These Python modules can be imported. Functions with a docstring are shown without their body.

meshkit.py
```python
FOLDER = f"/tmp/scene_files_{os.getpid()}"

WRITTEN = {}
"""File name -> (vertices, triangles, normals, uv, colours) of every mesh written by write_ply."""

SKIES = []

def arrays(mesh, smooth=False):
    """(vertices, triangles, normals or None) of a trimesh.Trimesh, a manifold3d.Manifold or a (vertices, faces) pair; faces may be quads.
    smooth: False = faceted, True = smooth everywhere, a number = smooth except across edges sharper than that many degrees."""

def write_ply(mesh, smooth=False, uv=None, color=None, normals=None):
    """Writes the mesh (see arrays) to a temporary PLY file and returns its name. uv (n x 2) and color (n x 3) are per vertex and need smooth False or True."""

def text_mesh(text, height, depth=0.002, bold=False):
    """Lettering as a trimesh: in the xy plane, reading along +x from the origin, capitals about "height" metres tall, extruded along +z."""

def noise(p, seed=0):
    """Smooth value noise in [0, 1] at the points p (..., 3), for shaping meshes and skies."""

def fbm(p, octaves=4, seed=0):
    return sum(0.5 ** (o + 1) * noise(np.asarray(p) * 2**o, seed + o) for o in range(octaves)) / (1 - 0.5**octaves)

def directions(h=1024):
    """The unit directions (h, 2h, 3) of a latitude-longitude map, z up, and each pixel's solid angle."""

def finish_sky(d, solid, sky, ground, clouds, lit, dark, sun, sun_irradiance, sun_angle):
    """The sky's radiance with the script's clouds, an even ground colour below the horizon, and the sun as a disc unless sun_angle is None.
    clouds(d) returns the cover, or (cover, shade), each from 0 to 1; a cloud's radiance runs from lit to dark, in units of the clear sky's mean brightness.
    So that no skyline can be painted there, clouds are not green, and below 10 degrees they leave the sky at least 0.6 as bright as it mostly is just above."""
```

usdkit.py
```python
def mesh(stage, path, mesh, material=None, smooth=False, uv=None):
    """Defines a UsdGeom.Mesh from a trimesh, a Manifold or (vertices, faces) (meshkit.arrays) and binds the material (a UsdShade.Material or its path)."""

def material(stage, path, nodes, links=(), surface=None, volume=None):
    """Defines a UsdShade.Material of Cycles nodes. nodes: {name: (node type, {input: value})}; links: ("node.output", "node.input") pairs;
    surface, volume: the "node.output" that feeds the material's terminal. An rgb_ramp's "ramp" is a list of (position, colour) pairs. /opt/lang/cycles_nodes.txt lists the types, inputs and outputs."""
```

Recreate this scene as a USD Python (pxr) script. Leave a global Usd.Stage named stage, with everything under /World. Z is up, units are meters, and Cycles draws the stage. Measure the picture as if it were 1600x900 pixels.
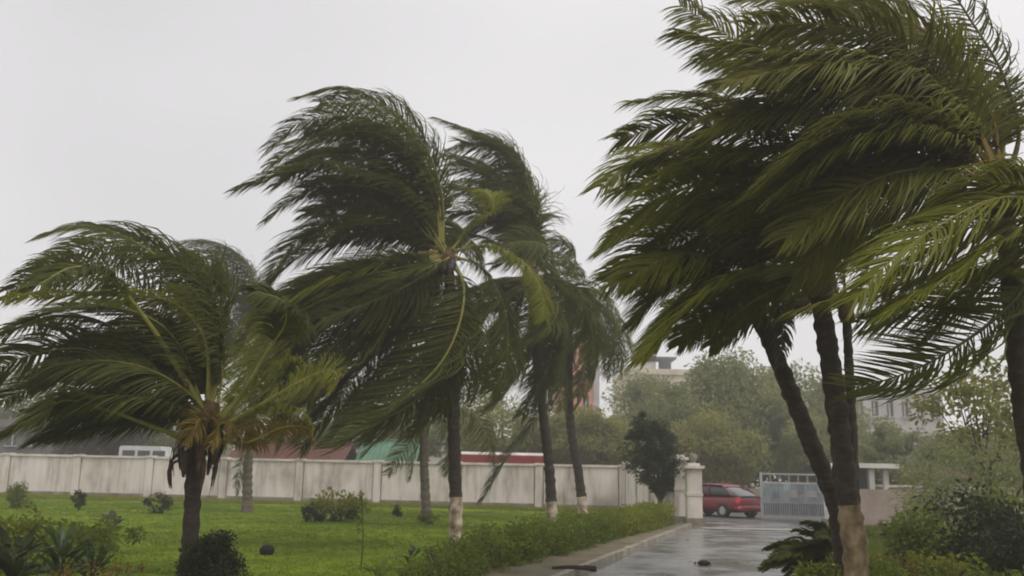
import math, random
import numpy as np, trimesh, usdkit
from meshkit import noise, fbm
from shapely.geometry import Polygon
from pxr import Usd, UsdGeom, UsdLux, UsdShade, Gf, Sdf, Vt

rng = np.random.default_rng(11)
random.seed(11)
stage = Usd.Stage.CreateInMemory()
UsdGeom.SetStageUpAxis(stage, 'Z')
UsdGeom.SetStageMetersPerUnit(stage, 1.0)
UsdGeom.Xform.Define(stage, '/World')

# ------------------------------------------------------------------ camera
FPX, EYE = 1450.0, 1.6                      # focal length in photograph pixels, eye height
PITCH, ROLL = math.atan(290 / 1450), math.radians(1.2)
_f = np.array([0, math.cos(PITCH), math.sin(PITCH)])
_u0 = np.array([0, -math.sin(PITCH), math.cos(PITCH)])
_r0 = np.array([1.0, 0, 0])
_r = _r0 * math.cos(ROLL) + _u0 * math.sin(ROLL)
_u = -_r0 * math.sin(ROLL) + _u0 * math.cos(ROLL)
CAM = np.array([0, 0, EYE])
cam = UsdGeom.Camera.Define(stage, '/World/camera')
cam.CreateHorizontalApertureAttr(36.0)
cam.CreateVerticalApertureAttr(20.25)
cam.CreateFocalLengthAttr(36.0 * FPX / 1600)
cam.CreateClippingRangeAttr(Gf.Vec2f(0.1, 3000))
cam.CreateFStopAttr(7.5)
cam.CreateFocusDistanceAttr(2.0)
cam.CreateExposureAttr(0.2)
m = Gf.Matrix4d(*_r, 0, *_u, 0, *(-_f), 0, *CAM, 1)
cam.AddTransformOp().Set(m)


def at(u, v, Y):
    """The point at depth Y (metres north of the camera) seen at pixel u, v of the 1600 x 900 photograph."""
    d = _f + _r * ((u - 800) / FPX) + _u * ((450 - v) / FPX)
    return CAM + d * (Y / d[1])


def on_ground(u, v, z=0.0):
    d = _f + _r * ((u - 800) / FPX) + _u * ((450 - v) / FPX)
    return CAM + d * ((z - EYE) / d[2])


# ------------------------------------------------------------------ sky and sun (overcast)
SKYX = 2.0
SUN_EL, SUN_AZ = math.radians(58), math.radians(125)      # azimuth from north (+y) towards east (+x)
usdkit.material(stage, '/World/Looks/overcast', {
    'sky': ('sky_texture', {'sky_type': 'single_scattering', 'sun_disc': False, 'sun_elevation': SUN_EL, 'sun_rotation': SUN_AZ}),
    'tc': ('texture_coordinate', {}),
    'map': ('mapping', {'scale': (1.0, 1.0, 1.6), 'location': (SKYX, 0.0, 0.0)}),
    'n': ('noise_texture', {'scale': 0.9, 'detail': 3.0, 'roughness': 0.4}),
    'grey': ('rgb_ramp', {'ramp': [(0.28, (5.6, 5.5, 5.62)), (0.5, (7.9, 7.72, 7.78)), (0.72, (9.4, 9.15, 9.2))]}),
    'mix': ('mix_color', {'fac': 0.94, 'use_clamp': False}),
    'bg': ('background_shader', {'strength': 0.1}),
}, [('tc.generated', 'map.vector'), ('map.vector', 'n.vector'), ('n.fac', 'grey.fac'), ('sky.color', 'mix.a'), ('grey.color', 'mix.b'),
    ('mix.result', 'bg.color')], surface='bg.background')
dome = UsdLux.DomeLight.Define(stage, '/World/sky')
UsdShade.MaterialBindingAPI.Apply(dome.GetPrim()).Bind(UsdShade.Material.Get(stage, '/World/Looks/overcast'))
dome.GetPrim().SetCustomDataByKey('kind', 'structure')
sun = UsdLux.DistantLight.Define(stage, '/World/sun')
sun.CreateIntensityAttr(0.4)
sun.CreateAngleAttr(30.0)
sun.CreateColorAttr(Gf.Vec3f(1.0, 0.97, 0.92))
sun.GetPrim().CreateAttribute('inputs:normalize', Sdf.ValueTypeNames.Bool).Set(True)
sdir = np.array([math.sin(SUN_AZ) * math.cos(SUN_EL), math.cos(SUN_AZ) * math.cos(SUN_EL), math.sin(SUN_EL)])
sun.AddTransformOp().Set(Gf.Matrix4d(Gf.Rotation(Gf.Vec3d(0, 0, 1), Gf.Vec3d(*sdir)), Gf.Vec3d(0, 0, 30)))

# ------------------------------------------------------------------ materials
LOOK = {}


def look(name, nodes, links, surface='p.BSDF', volume=None):
    LOOK[name] = usdkit.material(stage, '/World/Looks/' + name, nodes, links, surface=surface, volume=volume)


def leafy(name, ramp, rough=0.5, trans=0.42, scale=0.9, spec=0.15):
    """Leaf colour varies from leaf to leaf (random per island) and in drifts through the crown."""
    look(name, {
        'g': ('geometry', {}),
        'n': ('noise_texture', {'scale': scale, 'detail': 3.0}),
        'a': ('mix_float', {'fac': 0.5}),
        'r': ('rgb_ramp', {'ramp': ramp}),
        'p': ('principled_bsdf', {'roughness': rough, 'specular_ior_level': spec}),
        't': ('translucent_bsdf', {}),
        'm': ('mix_closure', {'fac': trans}),
    }, [('g.position', 'n.vector'), ('n.fac', 'a.a'), ('g.random_per_island', 'a.b'), ('a.result', 'r.fac'), ('r.color', 'p.base_color'),
        ('r.color', 't.color'), ('p.BSDF', 'm.closure1'), ('t.BSDF', 'm.closure2')], surface='m.closure')


def rough_mat(name, ramp, scale=3.0, rough=0.8, bump=0.3, stretch=(1, 1, 1), detail=5.0, bscale=None, spec=0.3, lo_rough=None):
    nodes = {
        'g': ('geometry', {}), 'map': ('mapping', {'scale': stretch}),
        'n': ('noise_texture', {'scale': scale, 'detail': detail, 'roughness': 0.6}),
        'b': ('noise_texture', {'scale': bscale or scale * 6, 'detail': 3.0}),
        'r': ('rgb_ramp', {'ramp': ramp}),
        'bp': ('bump', {'strength': bump, 'distance': 0.02}),
        'p': ('principled_bsdf', {'roughness': rough, 'specular_ior_level': spec}),
    }
    links = [('g.position', 'map.vector'), ('map.vector', 'n.vector'), ('map.vector', 'b.vector'), ('n.fac', 'r.fac'), ('r.color', 'p.base_color'),
             ('b.fac', 'bp.height'), ('bp.normal', 'p.normal')]
    if lo_rough is not None:
        nodes['rr'] = ('map_range', {'from_min': 0.35, 'from_max': 0.65, 'to_min': lo_rough, 'to_max': rough, 'clamp': True})
        links += [('n.fac', 'rr.value'), ('rr.result', 'p.roughness')]
    look(name, nodes, links)


def plain(name, col, rough=0.5, metal=0.0, spec=0.5):
    look(name, {'g': ('geometry', {}), 'n': ('noise_texture', {'scale': 2.5, 'detail': 4.0}),
                'r': ('rgb_ramp', {'ramp': [(0.3, tuple(c * 0.85 for c in col)), (0.7, tuple(min(1, c * 1.12) for c in col))]}),
                'p': ('principled_bsdf', {'roughness': rough, 'metallic': metal, 'specular_ior_level': spec})},
         [('g.position', 'n.vector'), ('n.fac', 'r.fac'), ('r.color', 'p.base_color')])


leafy('palm_leaf', [(0.25, (0.07949, 0.08753, 0.01563)), (0.5, (0.1766, 0.1798, 0.03126)), (0.75, (0.3357, 0.3204, 0.0594)), (0.83, (0.24, 0.16, 0.06))])
leafy('palm_leaf_olive', [(0.25, (0.1225, 0.1225, 0.021)), (0.5, (0.28, 0.2765, 0.035)), (0.75, (0.5075, 0.4725, 0.063)), (0.83, (0.24, 0.16, 0.06))])
leafy('palm_leaf_bright', [(0.25, (0.1725, 0.1796, 0.02156)), (0.5, (0.345, 0.3522, 0.04025)), (0.75, (0.575, 0.5319, 0.06469))])
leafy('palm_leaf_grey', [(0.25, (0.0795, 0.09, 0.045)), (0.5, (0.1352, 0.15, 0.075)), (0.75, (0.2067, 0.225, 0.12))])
leafy('palm_leaf_dry', [(0.25, (0.15, 0.10, 0.015)), (0.5, (0.25, 0.2, 0.028)), (0.75, (0.38, 0.32, 0.055))], trans=0.15)
leafy('tree_leaf', [(0.25, (0.1959, 0.2109, 0.07911)), (0.5, (0.3916, 0.4088, 0.145)), (0.75, (0.6434, 0.6195, 0.2239))], scale=0.35)  # paled so that the leaf colour carries part of the distant haze
leafy('tree_leaf_yellow', [(0.25, (0.2156, 0.2156, 0.05881)), (0.5, (0.392, 0.3822, 0.09801)), (0.75, (0.5881, 0.5391, 0.1471))], scale=0.4)
leafy('tree_leaf_dark', [(0.25, (0.0522, 0.0609, 0.03132)), (0.5, (0.1044, 0.1183, 0.05916)), (0.75, (0.174, 0.1914, 0.0957))], scale=0.8)
leafy('shrub_leaf', [(0.25, (0.1162, 0.1483, 0.01976)), (0.5, (0.2556, 0.3162, 0.03558)), (0.75, (0.4649, 0.5138, 0.06918))], scale=1.5)
leafy('shrub_leaf_yellow', [(0.25, (0.1674, 0.1842, 0.02009)), (0.5, (0.3517, 0.3851, 0.03349)), (0.75, (0.5692, 0.5526, 0.0586))], scale=1.5)
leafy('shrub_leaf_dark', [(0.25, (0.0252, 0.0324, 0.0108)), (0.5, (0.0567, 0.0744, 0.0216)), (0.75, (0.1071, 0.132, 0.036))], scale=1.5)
leafy('glossy_leaf', [(0.25, (0.039, 0.0675, 0.018)), (0.5, (0.0975, 0.135, 0.033)), (0.75, (0.195, 0.225, 0.0525))], rough=0.35, spec=0.3)
leafy('grass_blade', [(0.25, (0.115, 0.1725, 0.0092)), (0.5, (0.1955, 0.276, 0.0138)), (0.75, (0.299, 0.345, 0.023))], rough=0.7, scale=0.35, spec=0.08)
rough_mat('palm_bark', [(0.3, (0.021, 0.014, 0.0091)), (0.55, (0.042, 0.0294, 0.021)), (0.8, (0.084, 0.063, 0.049))], scale=7, bump=0.8, stretch=(1, 1, 2.5))
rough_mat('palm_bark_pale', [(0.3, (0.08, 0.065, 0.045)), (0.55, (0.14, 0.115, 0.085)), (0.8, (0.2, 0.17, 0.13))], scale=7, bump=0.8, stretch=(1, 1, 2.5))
rough_mat('limewash', [(0.36, (0.16, 0.115, 0.07)), (0.46, (0.34, 0.26, 0.19)), (0.6, (0.5, 0.42, 0.34)), (0.8, (0.62, 0.55, 0.47))], scale=5, bump=0.6, stretch=(1, 1, 0.8))
rough_mat('limewash_worn', [(0.36, (0.0945, 0.0675, 0.03375)), (0.5, (0.189, 0.135, 0.07425)), (0.64, (0.3105, 0.2295, 0.135)), (0.8, (0.486, 0.3915, 0.27))], scale=5, bump=0.6, stretch=(1, 1, 0.6))
rough_mat('fibre', [(0.3, (0.05, 0.028, 0.012)), (0.6, (0.13, 0.075, 0.03)), (0.8, (0.22, 0.14, 0.06))], scale=9, bump=0.9, stretch=(2, 2, 0.6))
rough_mat('dead_boot', [(0.3, (0.03, 0.016, 0.009)), (0.6, (0.075, 0.045, 0.025)), (0.8, (0.15, 0.10, 0.06))], scale=9, bump=0.9)
rough_mat('midrib', [(0.3, (0.13, 0.12, 0.022)), (0.6, (0.22, 0.20, 0.045)), (0.8, (0.32, 0.28, 0.08))], scale=3, bump=0.1, rough=0.45)
rough_mat('midrib_dark', [(0.3, (0.035, 0.03, 0.010)), (0.6, (0.075, 0.065, 0.018)), (0.8, (0.13, 0.10, 0.035))], scale=3, bump=0.1, rough=0.5)
rough_mat('midrib_orange', [(0.3, (0.12, 0.085, 0.018)), (0.6, (0.2, 0.13, 0.028)), (0.8, (0.28, 0.17, 0.04))], scale=3, bump=0.1, rough=0.5)
rough_mat('coconut_husk', [(0.3, (0.02, 0.02, 0.03)), (0.6, (0.05, 0.045, 0.06)), (0.8, (0.10, 0.09, 0.06))], scale=6, bump=0.2, rough=0.5)
rough_mat('tree_bark', [(0.3, (0.035, 0.027, 0.02)), (0.6, (0.075, 0.06, 0.045)), (0.8, (0.12, 0.10, 0.08))], scale=5, bump=0.8)
rough_mat('earth', [(0.3, (0.06, 0.048, 0.02)), (0.55, (0.10, 0.085, 0.035)), (0.8, (0.13, 0.115, 0.05))], scale=1.2, bump=0.6, bscale=20)
rough_mat('lawn_soil', [(0.3, (0.0805, 0.115, 0.0092)), (0.55, (0.138, 0.1898, 0.0138)), (0.8, (0.184, 0.23, 0.023))], scale=0.5, bump=0.6, bscale=25, spec=0.06, rough=0.95)
rough_mat('wet_asphalt', [(0.3, (0.07, 0.069, 0.067)), (0.5, (0.125, 0.121, 0.115)), (0.7, (0.18, 0.175, 0.165))], scale=0.8, bump=0.1, bscale=60, rough=0.38, spec=0.8, lo_rough=0.1)
rough_mat('asphalt', [(0.3, (0.05, 0.048, 0.046)), (0.6, (0.08, 0.077, 0.072)), (0.8, (0.11, 0.105, 0.1))], scale=0.8, bump=0.2, bscale=40, rough=0.5, spec=0.5)
rough_mat('kerb_stone', [(0.3, (0.17, 0.15, 0.11)), (0.55, (0.28, 0.255, 0.2)), (0.8, (0.4, 0.37, 0.31))], scale=3.0, bump=0.4)
rough_mat('verge', [(0.35, (0.09, 0.09, 0.035)), (0.5, (0.14, 0.115, 0.07)), (0.7, (0.19, 0.155, 0.11))], scale=1.1, bump=0.6, bscale=18)
rough_mat('white_line', [(0.3, (0.35, 0.34, 0.32)), (0.7, (0.62, 0.6, 0.57))], scale=4, bump=0.1, rough=0.4)
# plaster wall: vertical rain streaks and a dirty foot
look('plaster', {
    'g': ('geometry', {}), 'map': ('mapping', {'scale': (1.0, 1.0, 0.16)}),
    'n': ('noise_texture', {'scale': 2.2, 'detail': 6.0, 'roughness': 0.65}),
    'n2': ('noise_texture', {'scale': 0.45, 'detail': 4.0}),
    'n3': ('noise_texture', {'scale': 22.0, 'detail': 3.0}),
    'r': ('rgb_ramp', {'ramp': [(0.26, (0.3, 0.26, 0.215)), (0.38, (0.52, 0.475, 0.42)), (0.5, (0.69, 0.64, 0.58)), (0.62, (0.74, 0.695, 0.635)), (0.8, (0.8, 0.76, 0.7))]}),
    'r2': ('rgb_ramp', {'ramp': [(0.3, (0.48, 0.45, 0.41)), (0.42, (0.84, 0.815, 0.78)), (0.5, (0.96, 0.94, 0.92)), (0.68, (1.0, 0.99, 0.98))]}),
    'mx': ('mix_color', {'blend_type': 'multiply', 'fac': 1.0}),
    'bp': ('bump', {'strength': 0.25, 'distance': 0.02}),
    'p': ('principled_bsdf', {'roughness': 0.75, 'specular_ior_level': 0.25}),
}, [('g.position', 'map.vector'), ('map.vector', 'n.vector'), ('g.position', 'n2.vector'), ('g.position', 'n3.vector'), ('n.fac', 'r.fac'), ('n2.fac', 'r2.fac'),
    ('r.color', 'mx.a'), ('r2.color', 'mx.b'), ('mx.result', 'p.base_color'), ('n3.fac', 'bp.height'), ('bp.normal', 'p.normal')])
rough_mat('coping_cement', [(0.3, (0.45, 0.41, 0.35)), (0.6, (0.66, 0.61, 0.54)), (0.8, (0.76, 0.72, 0.66))], scale=1.6, bump=0.3)
rough_mat('stained_cement', [(0.3, (0.14, 0.12, 0.095)), (0.6, (0.28, 0.25, 0.2)), (0.8, (0.42, 0.38, 0.32))], scale=1.6, bump=0.3)
rough_mat('joint_shade', [(0.3, (0.12, 0.105, 0.085)), (0.6, (0.25, 0.22, 0.18)), (0.8, (0.4, 0.36, 0.31))], scale=1.6, bump=0.3)  # dark tone stands in for shade in the gaps beside the pilasters
rough_mat('white_plaster', [(0.3, (0.5, 0.47, 0.43)), (0.6, (0.7, 0.68, 0.64)), (0.8, (0.8, 0.78, 0.75))], scale=1.6, bump=0.3)
rough_mat('pink_plaster', [(0.3, (0.33, 0.26, 0.22)), (0.6, (0.42, 0.34, 0.3)), (0.8, (0.48, 0.4, 0.36))], scale=1.6, bump=0.3)
rough_mat('cream_render', [(0.3, (0.45, 0.4, 0.28)), (0.6, (0.58, 0.53, 0.4)), (0.8, (0.66, 0.62, 0.5))], scale=0.7, bump=0.2)
rough_mat('salmon_render', [(0.3, (0.5, 0.22, 0.16)), (0.6, (0.62, 0.3, 0.23)), (0.8, (0.68, 0.36, 0.28))], scale=0.7, bump=0.2)
rough_mat('grey_render', [(0.3, (0.36, 0.33, 0.32)), (0.6, (0.48, 0.45, 0.44)), (0.8, (0.56, 0.53, 0.52))], scale=0.7, bump=0.2)
rough_mat('dark_render', [(0.3, (0.10, 0.09, 0.085)), (0.6, (0.16, 0.145, 0.14)), (0.8, (0.2, 0.19, 0.18))], scale=0.7, bump=0.2)
rough_mat('red_sheet', [(0.3, (0.065, 0.02, 0.013)), (0.6, (0.1, 0.027, 0.018)), (0.8, (0.15, 0.05, 0.035))], scale=1.5, bump=0.1, rough=0.5)
rough_mat('green_tarp', [(0.3, (0.05, 0.12, 0.075)), (0.6, (0.075, 0.17, 0.105)), (0.8, (0.11, 0.23, 0.15))], scale=1.5, bump=0.3, rough=0.5)
plain('bus_red', (0.2, 0.02, 0.018), 0.3)
plain('bus_white', (0.55, 0.54, 0.52), 0.35)
plain('car_red', (0.17, 0.02, 0.024), 0.25)
plain('tail_red', (0.6, 0.05, 0.06), 0.2)
plain('dark_glass', (0.05, 0.055, 0.065), 0.1)
plain('tyre_rubber', (0.02, 0.02, 0.02), 0.8)
plain('rim_silver', (0.6, 0.6, 0.58), 0.35, 0.3)
plain('black_plastic', (0.025, 0.025, 0.027), 0.5)
plain('chrome_grey', (0.4, 0.4, 0.42), 0.3, 0.5)
plain('gate_slate', (0.14, 0.16, 0.21), 0.4)
plain('gate_teal', (0.21, 0.31, 0.32), 0.45)
plain('gate_pale', (0.31, 0.38, 0.41), 0.45)
plain('gate_rail', (0.36, 0.36, 0.35), 0.45)
plain('tank_black', (0.05, 0.05, 0.055), 0.5)
plain('black_stone', (0.018, 0.018, 0.015), 0.7, 0.0, 0.2)
rough_mat('dead_wood', [(0.3, (0.02, 0.015, 0.01)), (0.7, (0.06, 0.045, 0.03))], scale=12, bump=0.6)

# ------------------------------------------------------------------ helpers
USED = {}


def numbered(path):
    n = USED.get(path, -1) + 1
    USED[path] = n
    return path if n == 0 else f'{path}_{n:03d}'


def path_of(parent):
    return '/World' if parent is None else str(parent.GetPath())


def obj(name, mesh, mat, parent=None, smooth=False, label=None):
    p = numbered(path_of(parent) + '/' + name)
    prim = usdkit.mesh(stage, p, mesh, LOOK[mat], smooth=smooth).GetPrim()
    if not smooth:
        pass
    if label:
        prim.SetCustomDataByKey('label', label)
    return prim


def tag(p, label=None, cat=None, group=None, kind=None):
    for k, v in (('label', label), ('category', cat), ('group', group), ('kind', kind)):
        if v:
            p.SetCustomDataByKey(k, v)
    return p


GROUPS = {'coconut_palm': 'coconut palms bent over by the wind', 'leafy_tree': 'trees beyond the wall and gate', 'bush': 'bushes right of the driveway',
          'shrub': 'small shrubs near the wall', 'ground_cover': 'low plants round the palm clump', 'corner_shrub': 'loose shrubs in the left corner', 'lawn_bush': 'bushes on the lawn',
          'broad_leaved_plant': 'leafy plants at the front of the lawn', 'kerb': 'kerbs of the driveway', 'gate_pier': 'piers at the driveway gate', 'shed': 'sheds beyond the wall',
          'apartment_block': 'buildings in the distance', 'flat_roofed_house': 'flat-roofed houses in the distance'}


def thing(name, label, cat, group=None, loc=(0, 0, 0)):
    x = UsdGeom.Xform.Define(stage, numbered('/World/' + name))
    x.AddTranslateOp().Set(Gf.Vec3d(*map(float, loc)))
    return tag(x.GetPrim(), label, cat, group or GROUPS.get(name))


def box(cx, cy, z0, sx, sy, sz, rot=0.0):
    b = trimesh.creation.box((sx, sy, sz))
    b.apply_transform(trimesh.transformations.rotation_matrix(rot, (0, 0, 1)))
    b.apply_translation((cx, cy, z0 + sz / 2))
    return b


def shift(mesh, d):
    mesh = mesh.copy()
    mesh.apply_translation(d)
    return mesh


def cat_meshes(ms):
    return trimesh.util.concatenate(ms)


def slab(poly, z0, z1):
    mm = trimesh.creation.extrude_polygon(poly, z1 - z0, engine='earcut')
    mm.apply_translation((0, 0, z0))
    return mm


def spline(pts, n):
    """Catmull-Rom through the points, resampled to n even steps."""
    p = np.asarray(pts, float)
    if len(p) == 2:
        p = np.vstack([p[0], p.mean(0), p[1]])
    q = np.vstack([2 * p[0] - p[1], p, 2 * p[-1] - p[-2]])
    out = []
    t = np.linspace(0, 1, 13)[:-1, None]
    for i in range(1, len(q) - 2):
        a, b, c, d = q[i - 1], q[i], q[i + 1], q[i + 2]
        out.append(0.5 * (2 * b + (c - a) * t + (2 * a - 5 * b + 4 * c - d) * t * t + (3 * b - a - 3 * c + d) * t ** 3))
    out = np.vstack(out + [p[-1:]])
    s = np.r_[0, np.cumsum(np.linalg.norm(np.diff(out, axis=0), axis=1))]
    x = np.linspace(0, s[-1], n)
    return np.stack([np.interp(x, s, out[:, k]) for k in range(3)], 1)


def unit(v):
    return v / (np.linalg.norm(v, axis=-1, keepdims=True) + 1e-12)


def tube(pts, rad, sides=7, rough=0.0, seed=0, cap=True):
    p = np.asarray(pts, float)
    r = np.broadcast_to(rad, (len(p),)).astype(float)
    t = unit(np.gradient(p, axis=0))
    ref = np.where(np.abs(t[:, 2:]) < 0.9, [[0, 0, 1.0]], [[1.0, 0, 0]])
    ref = np.broadcast_to(ref[len(ref) // 2], t.shape)
    a = unit(np.cross(t, ref))
    b = np.cross(t, a)
    ang = np.arange(sides) * 2 * np.pi / sides
    v = p[:, None] + r[:, None, None] * (np.cos(ang)[None, :, None] * a[:, None] + np.sin(ang)[None, :, None] * b[:, None])
    if rough:
        k = noise(v * 9.0, seed) - 0.5
        v = p[:, None] + (v - p[:, None]) * (1 + rough * k[..., None])
    i, j = np.meshgrid(np.arange(len(p) - 1), np.arange(sides), indexing='ij')
    q = np.stack([i * sides + j, i * sides + (j + 1) % sides, (i + 1) * sides + (j + 1) % sides, (i + 1) * sides + j], -1).reshape(-1, 4)
    f = np.vstack([q[:, [0, 1, 2]], q[:, [0, 2, 3]]])
    v = v.reshape(-1, 3)
    if cap:
        n = len(v)
        v = np.vstack([v, p[:1], p[-1:]])
        k = np.arange(sides)
        f = np.vstack([f, np.stack([np.full(sides, n), (k + 1) % sides, k], 1),
                       np.stack([np.full(sides, n + 1), (len(p) - 1) * sides + k, (len(p) - 1) * sides + (k + 1) % sides], 1)])
    return trimesh.Trimesh(v, f, process=False)


def strips(P, W, prof):
    """Many ribbons at once: P (n, k, 3) centre lines, W (n, k, 3) unit width directions, prof (n, k) half widths."""
    n, k = P.shape[:2]
    v = np.stack([P - W * prof[..., None], P + W * prof[..., None]], 2).reshape(n * k * 2, 3)
    base = (np.arange(n) * k * 2)[:, None] + (np.arange(k - 1) * 2)[None]
    q = np.stack([base, base + 1, base + 3, base + 2], -1).reshape(-1, 4)
    return trimesh.Trimesh(v, np.vstack([q[:, [0, 1, 2]], q[:, [0, 2, 3]]]), process=False)


def leaves(pos, d, nrm, length, width):
    """Folded four-point leaves: pos base (n,3), direction d, normal nrm, sizes (n,)."""
    d = unit(d)
    w = unit(np.cross(d, nrm))
    up = np.cross(w, d)
    L, Wd = np.broadcast_to(length, (len(pos),))[:, None], np.broadcast_to(width, (len(pos),))[:, None]
    a = pos
    mid = pos + d * L * 0.48 - up * L * 0.06
    b, c, t = mid + w * Wd * 0.5 + up * Wd * 0.15, mid - w * Wd * 0.5 + up * Wd * 0.15, pos + d * L - up * L * 0.12
    v = np.stack([a, b, t, c], 1).reshape(-1, 3)
    k = np.arange(len(pos))[:, None] * 4
    f = np.vstack([k + [0, 1, 2], k + [0, 2, 3]])
    return trimesh.Trimesh(v, f, process=False)


def rand_dirs(n, g=None):
    return unit((g or rng).normal(size=(n, 3)))


# ------------------------------------------------------------------ palms
WIND = unit(np.array([-1.0, 0.0, 0.02]))


def frond(rachis, leaf_len, seed, wind=0.85, grav=1.1, width=0.027, per_side=84, bare=0.12, rag=0.2, spread=0.46, roll=None, wy=None, fold=0.0, tip_len=0.35, rib_r=0.026):
    """(leaflets, midrib) along the rachis points. The wind bends every leaflet to the west, more towards its tip."""
    g = np.random.default_rng(seed)
    n = 34
    per_side = int(per_side * 1.8)
    R = spline(rachis, n)
    T = unit(np.gradient(R, axis=0))
    up = np.array([0, 0, 1.0])
    side0 = np.cross(T, up) + 0.25 * np.cross(T, rand_dirs(1, g))
    side0 = unit(side0 + 1e-6)
    for i in range(1, n):                                    # carry the frame along so that it does not flip
        if side0[i] @ side0[i - 1] < 0:
            side0[i] *= -1
    for _ in range(4):
        side0 = unit(np.vstack([side0[:1], (side0[:-2] + side0[1:-1] + side0[2:]) / 3, side0[-1:]]))
    N = unit(np.cross(side0, T))
    ro = g.normal(0.0, 0.5) if roll is None else roll               # how far the blade is twisted round its rib
    side0, N = side0 * math.cos(ro) + N * math.sin(ro), N * math.cos(ro) - side0 * math.sin(ro)
    S = np.linalg.norm(np.diff(R, axis=0), axis=1).sum()
    all_s, all_sg = [], []
    for sg in (-1, 1):
        s = np.linspace(bare, 0.995, per_side) + g.normal(0, 0.35 / per_side, per_side)
        keep = g.random(per_side) > rag * 0.4
        all_s.append(np.clip(s[keep], 0.02, 1))
        all_sg.append(np.full(keep.sum(), sg))
    s, sg = np.concatenate(all_s), np.concatenate(all_sg)
    x = s * (n - 1)
    i0 = np.clip(x.astype(int), 0, n - 2)
    fr = (x - i0)[:, None]
    lerp = lambda A: A[i0] * (1 - fr) + A[i0 + 1] * fr
    p, t, b, nn = lerp(R), unit(lerp(T)), unit(lerp(side0)), unit(lerp(N))
    clump = noise(np.stack([s * 16, sg * 5.0, np.full(len(s), seed * 2.3)], 1), 6) - 0.5      # leaflets stick together in wet bundles
    alpha = np.radians(70 - 30 * s + 34 * clump + g.normal(0, 5, len(s)))[:, None]
    d = np.cos(alpha) * t + np.sin(alpha) * sg[:, None] * b + (0.12 - fold) * nn
    d = unit(d + g.normal(0, 0.055, d.shape))
    prof = np.minimum(1.0, 0.45 + 2.6 * (s - bare)) * (1 - (1 - tip_len) * np.clip((s - 0.55) / 0.45, 0, 1) ** 1.3)
    L = leaf_len * prof * g.uniform(0.82, 1.08, len(s))
    L = np.where(g.random(len(s)) < rag, L * g.uniform(0.35, 0.8, len(s)), L)
    K = 6
    wyv = g.normal(0, 0.22) if wy is None else wy
    W = unit(WIND + np.array([0, wyv, 0.0]))
    gust = g.uniform(0.75, 1.25, (len(s), 1)) * (0.85 + 0.4 * noise(np.stack([s * 9, sg * 3.0, np.full(len(s), seed * 1.7)], 1), 3)[:, None])
    P = [p]
    D = []
    for k in range(K - 1):
        bend = (k + 0.6) / (K - 1)
        d = unit(d + bend * spread * (wind * gust * W + grav * np.array([0, 0, -1.0])) + g.normal(0, 0.03, d.shape))
        D.append(d)
        P.append(P[-1] + d * (L / (K - 1))[:, None])
    D.append(D[-1])
    P, D = np.stack(P, 1), np.stack(D, 1)
    ref = unit(nn + 0.75 * rand_dirs(len(s), g))[:, None]
    Wd = unit(np.cross(D, ref))
    wprof = np.array([0.55, 1.0, 0.95, 0.75, 0.45, 0.04])[None] * width * 0.5 * g.uniform(0.8, 1.2, (len(s), 1))
    rr = rib_r * (1 - 0.86 * np.linspace(0, 1, n) ** 0.8) * (1 + 0.9 * np.exp(-np.linspace(0, 1, n) * 18))
    return strips(P, Wd, wprof), tube(R, rr, 6)


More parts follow.
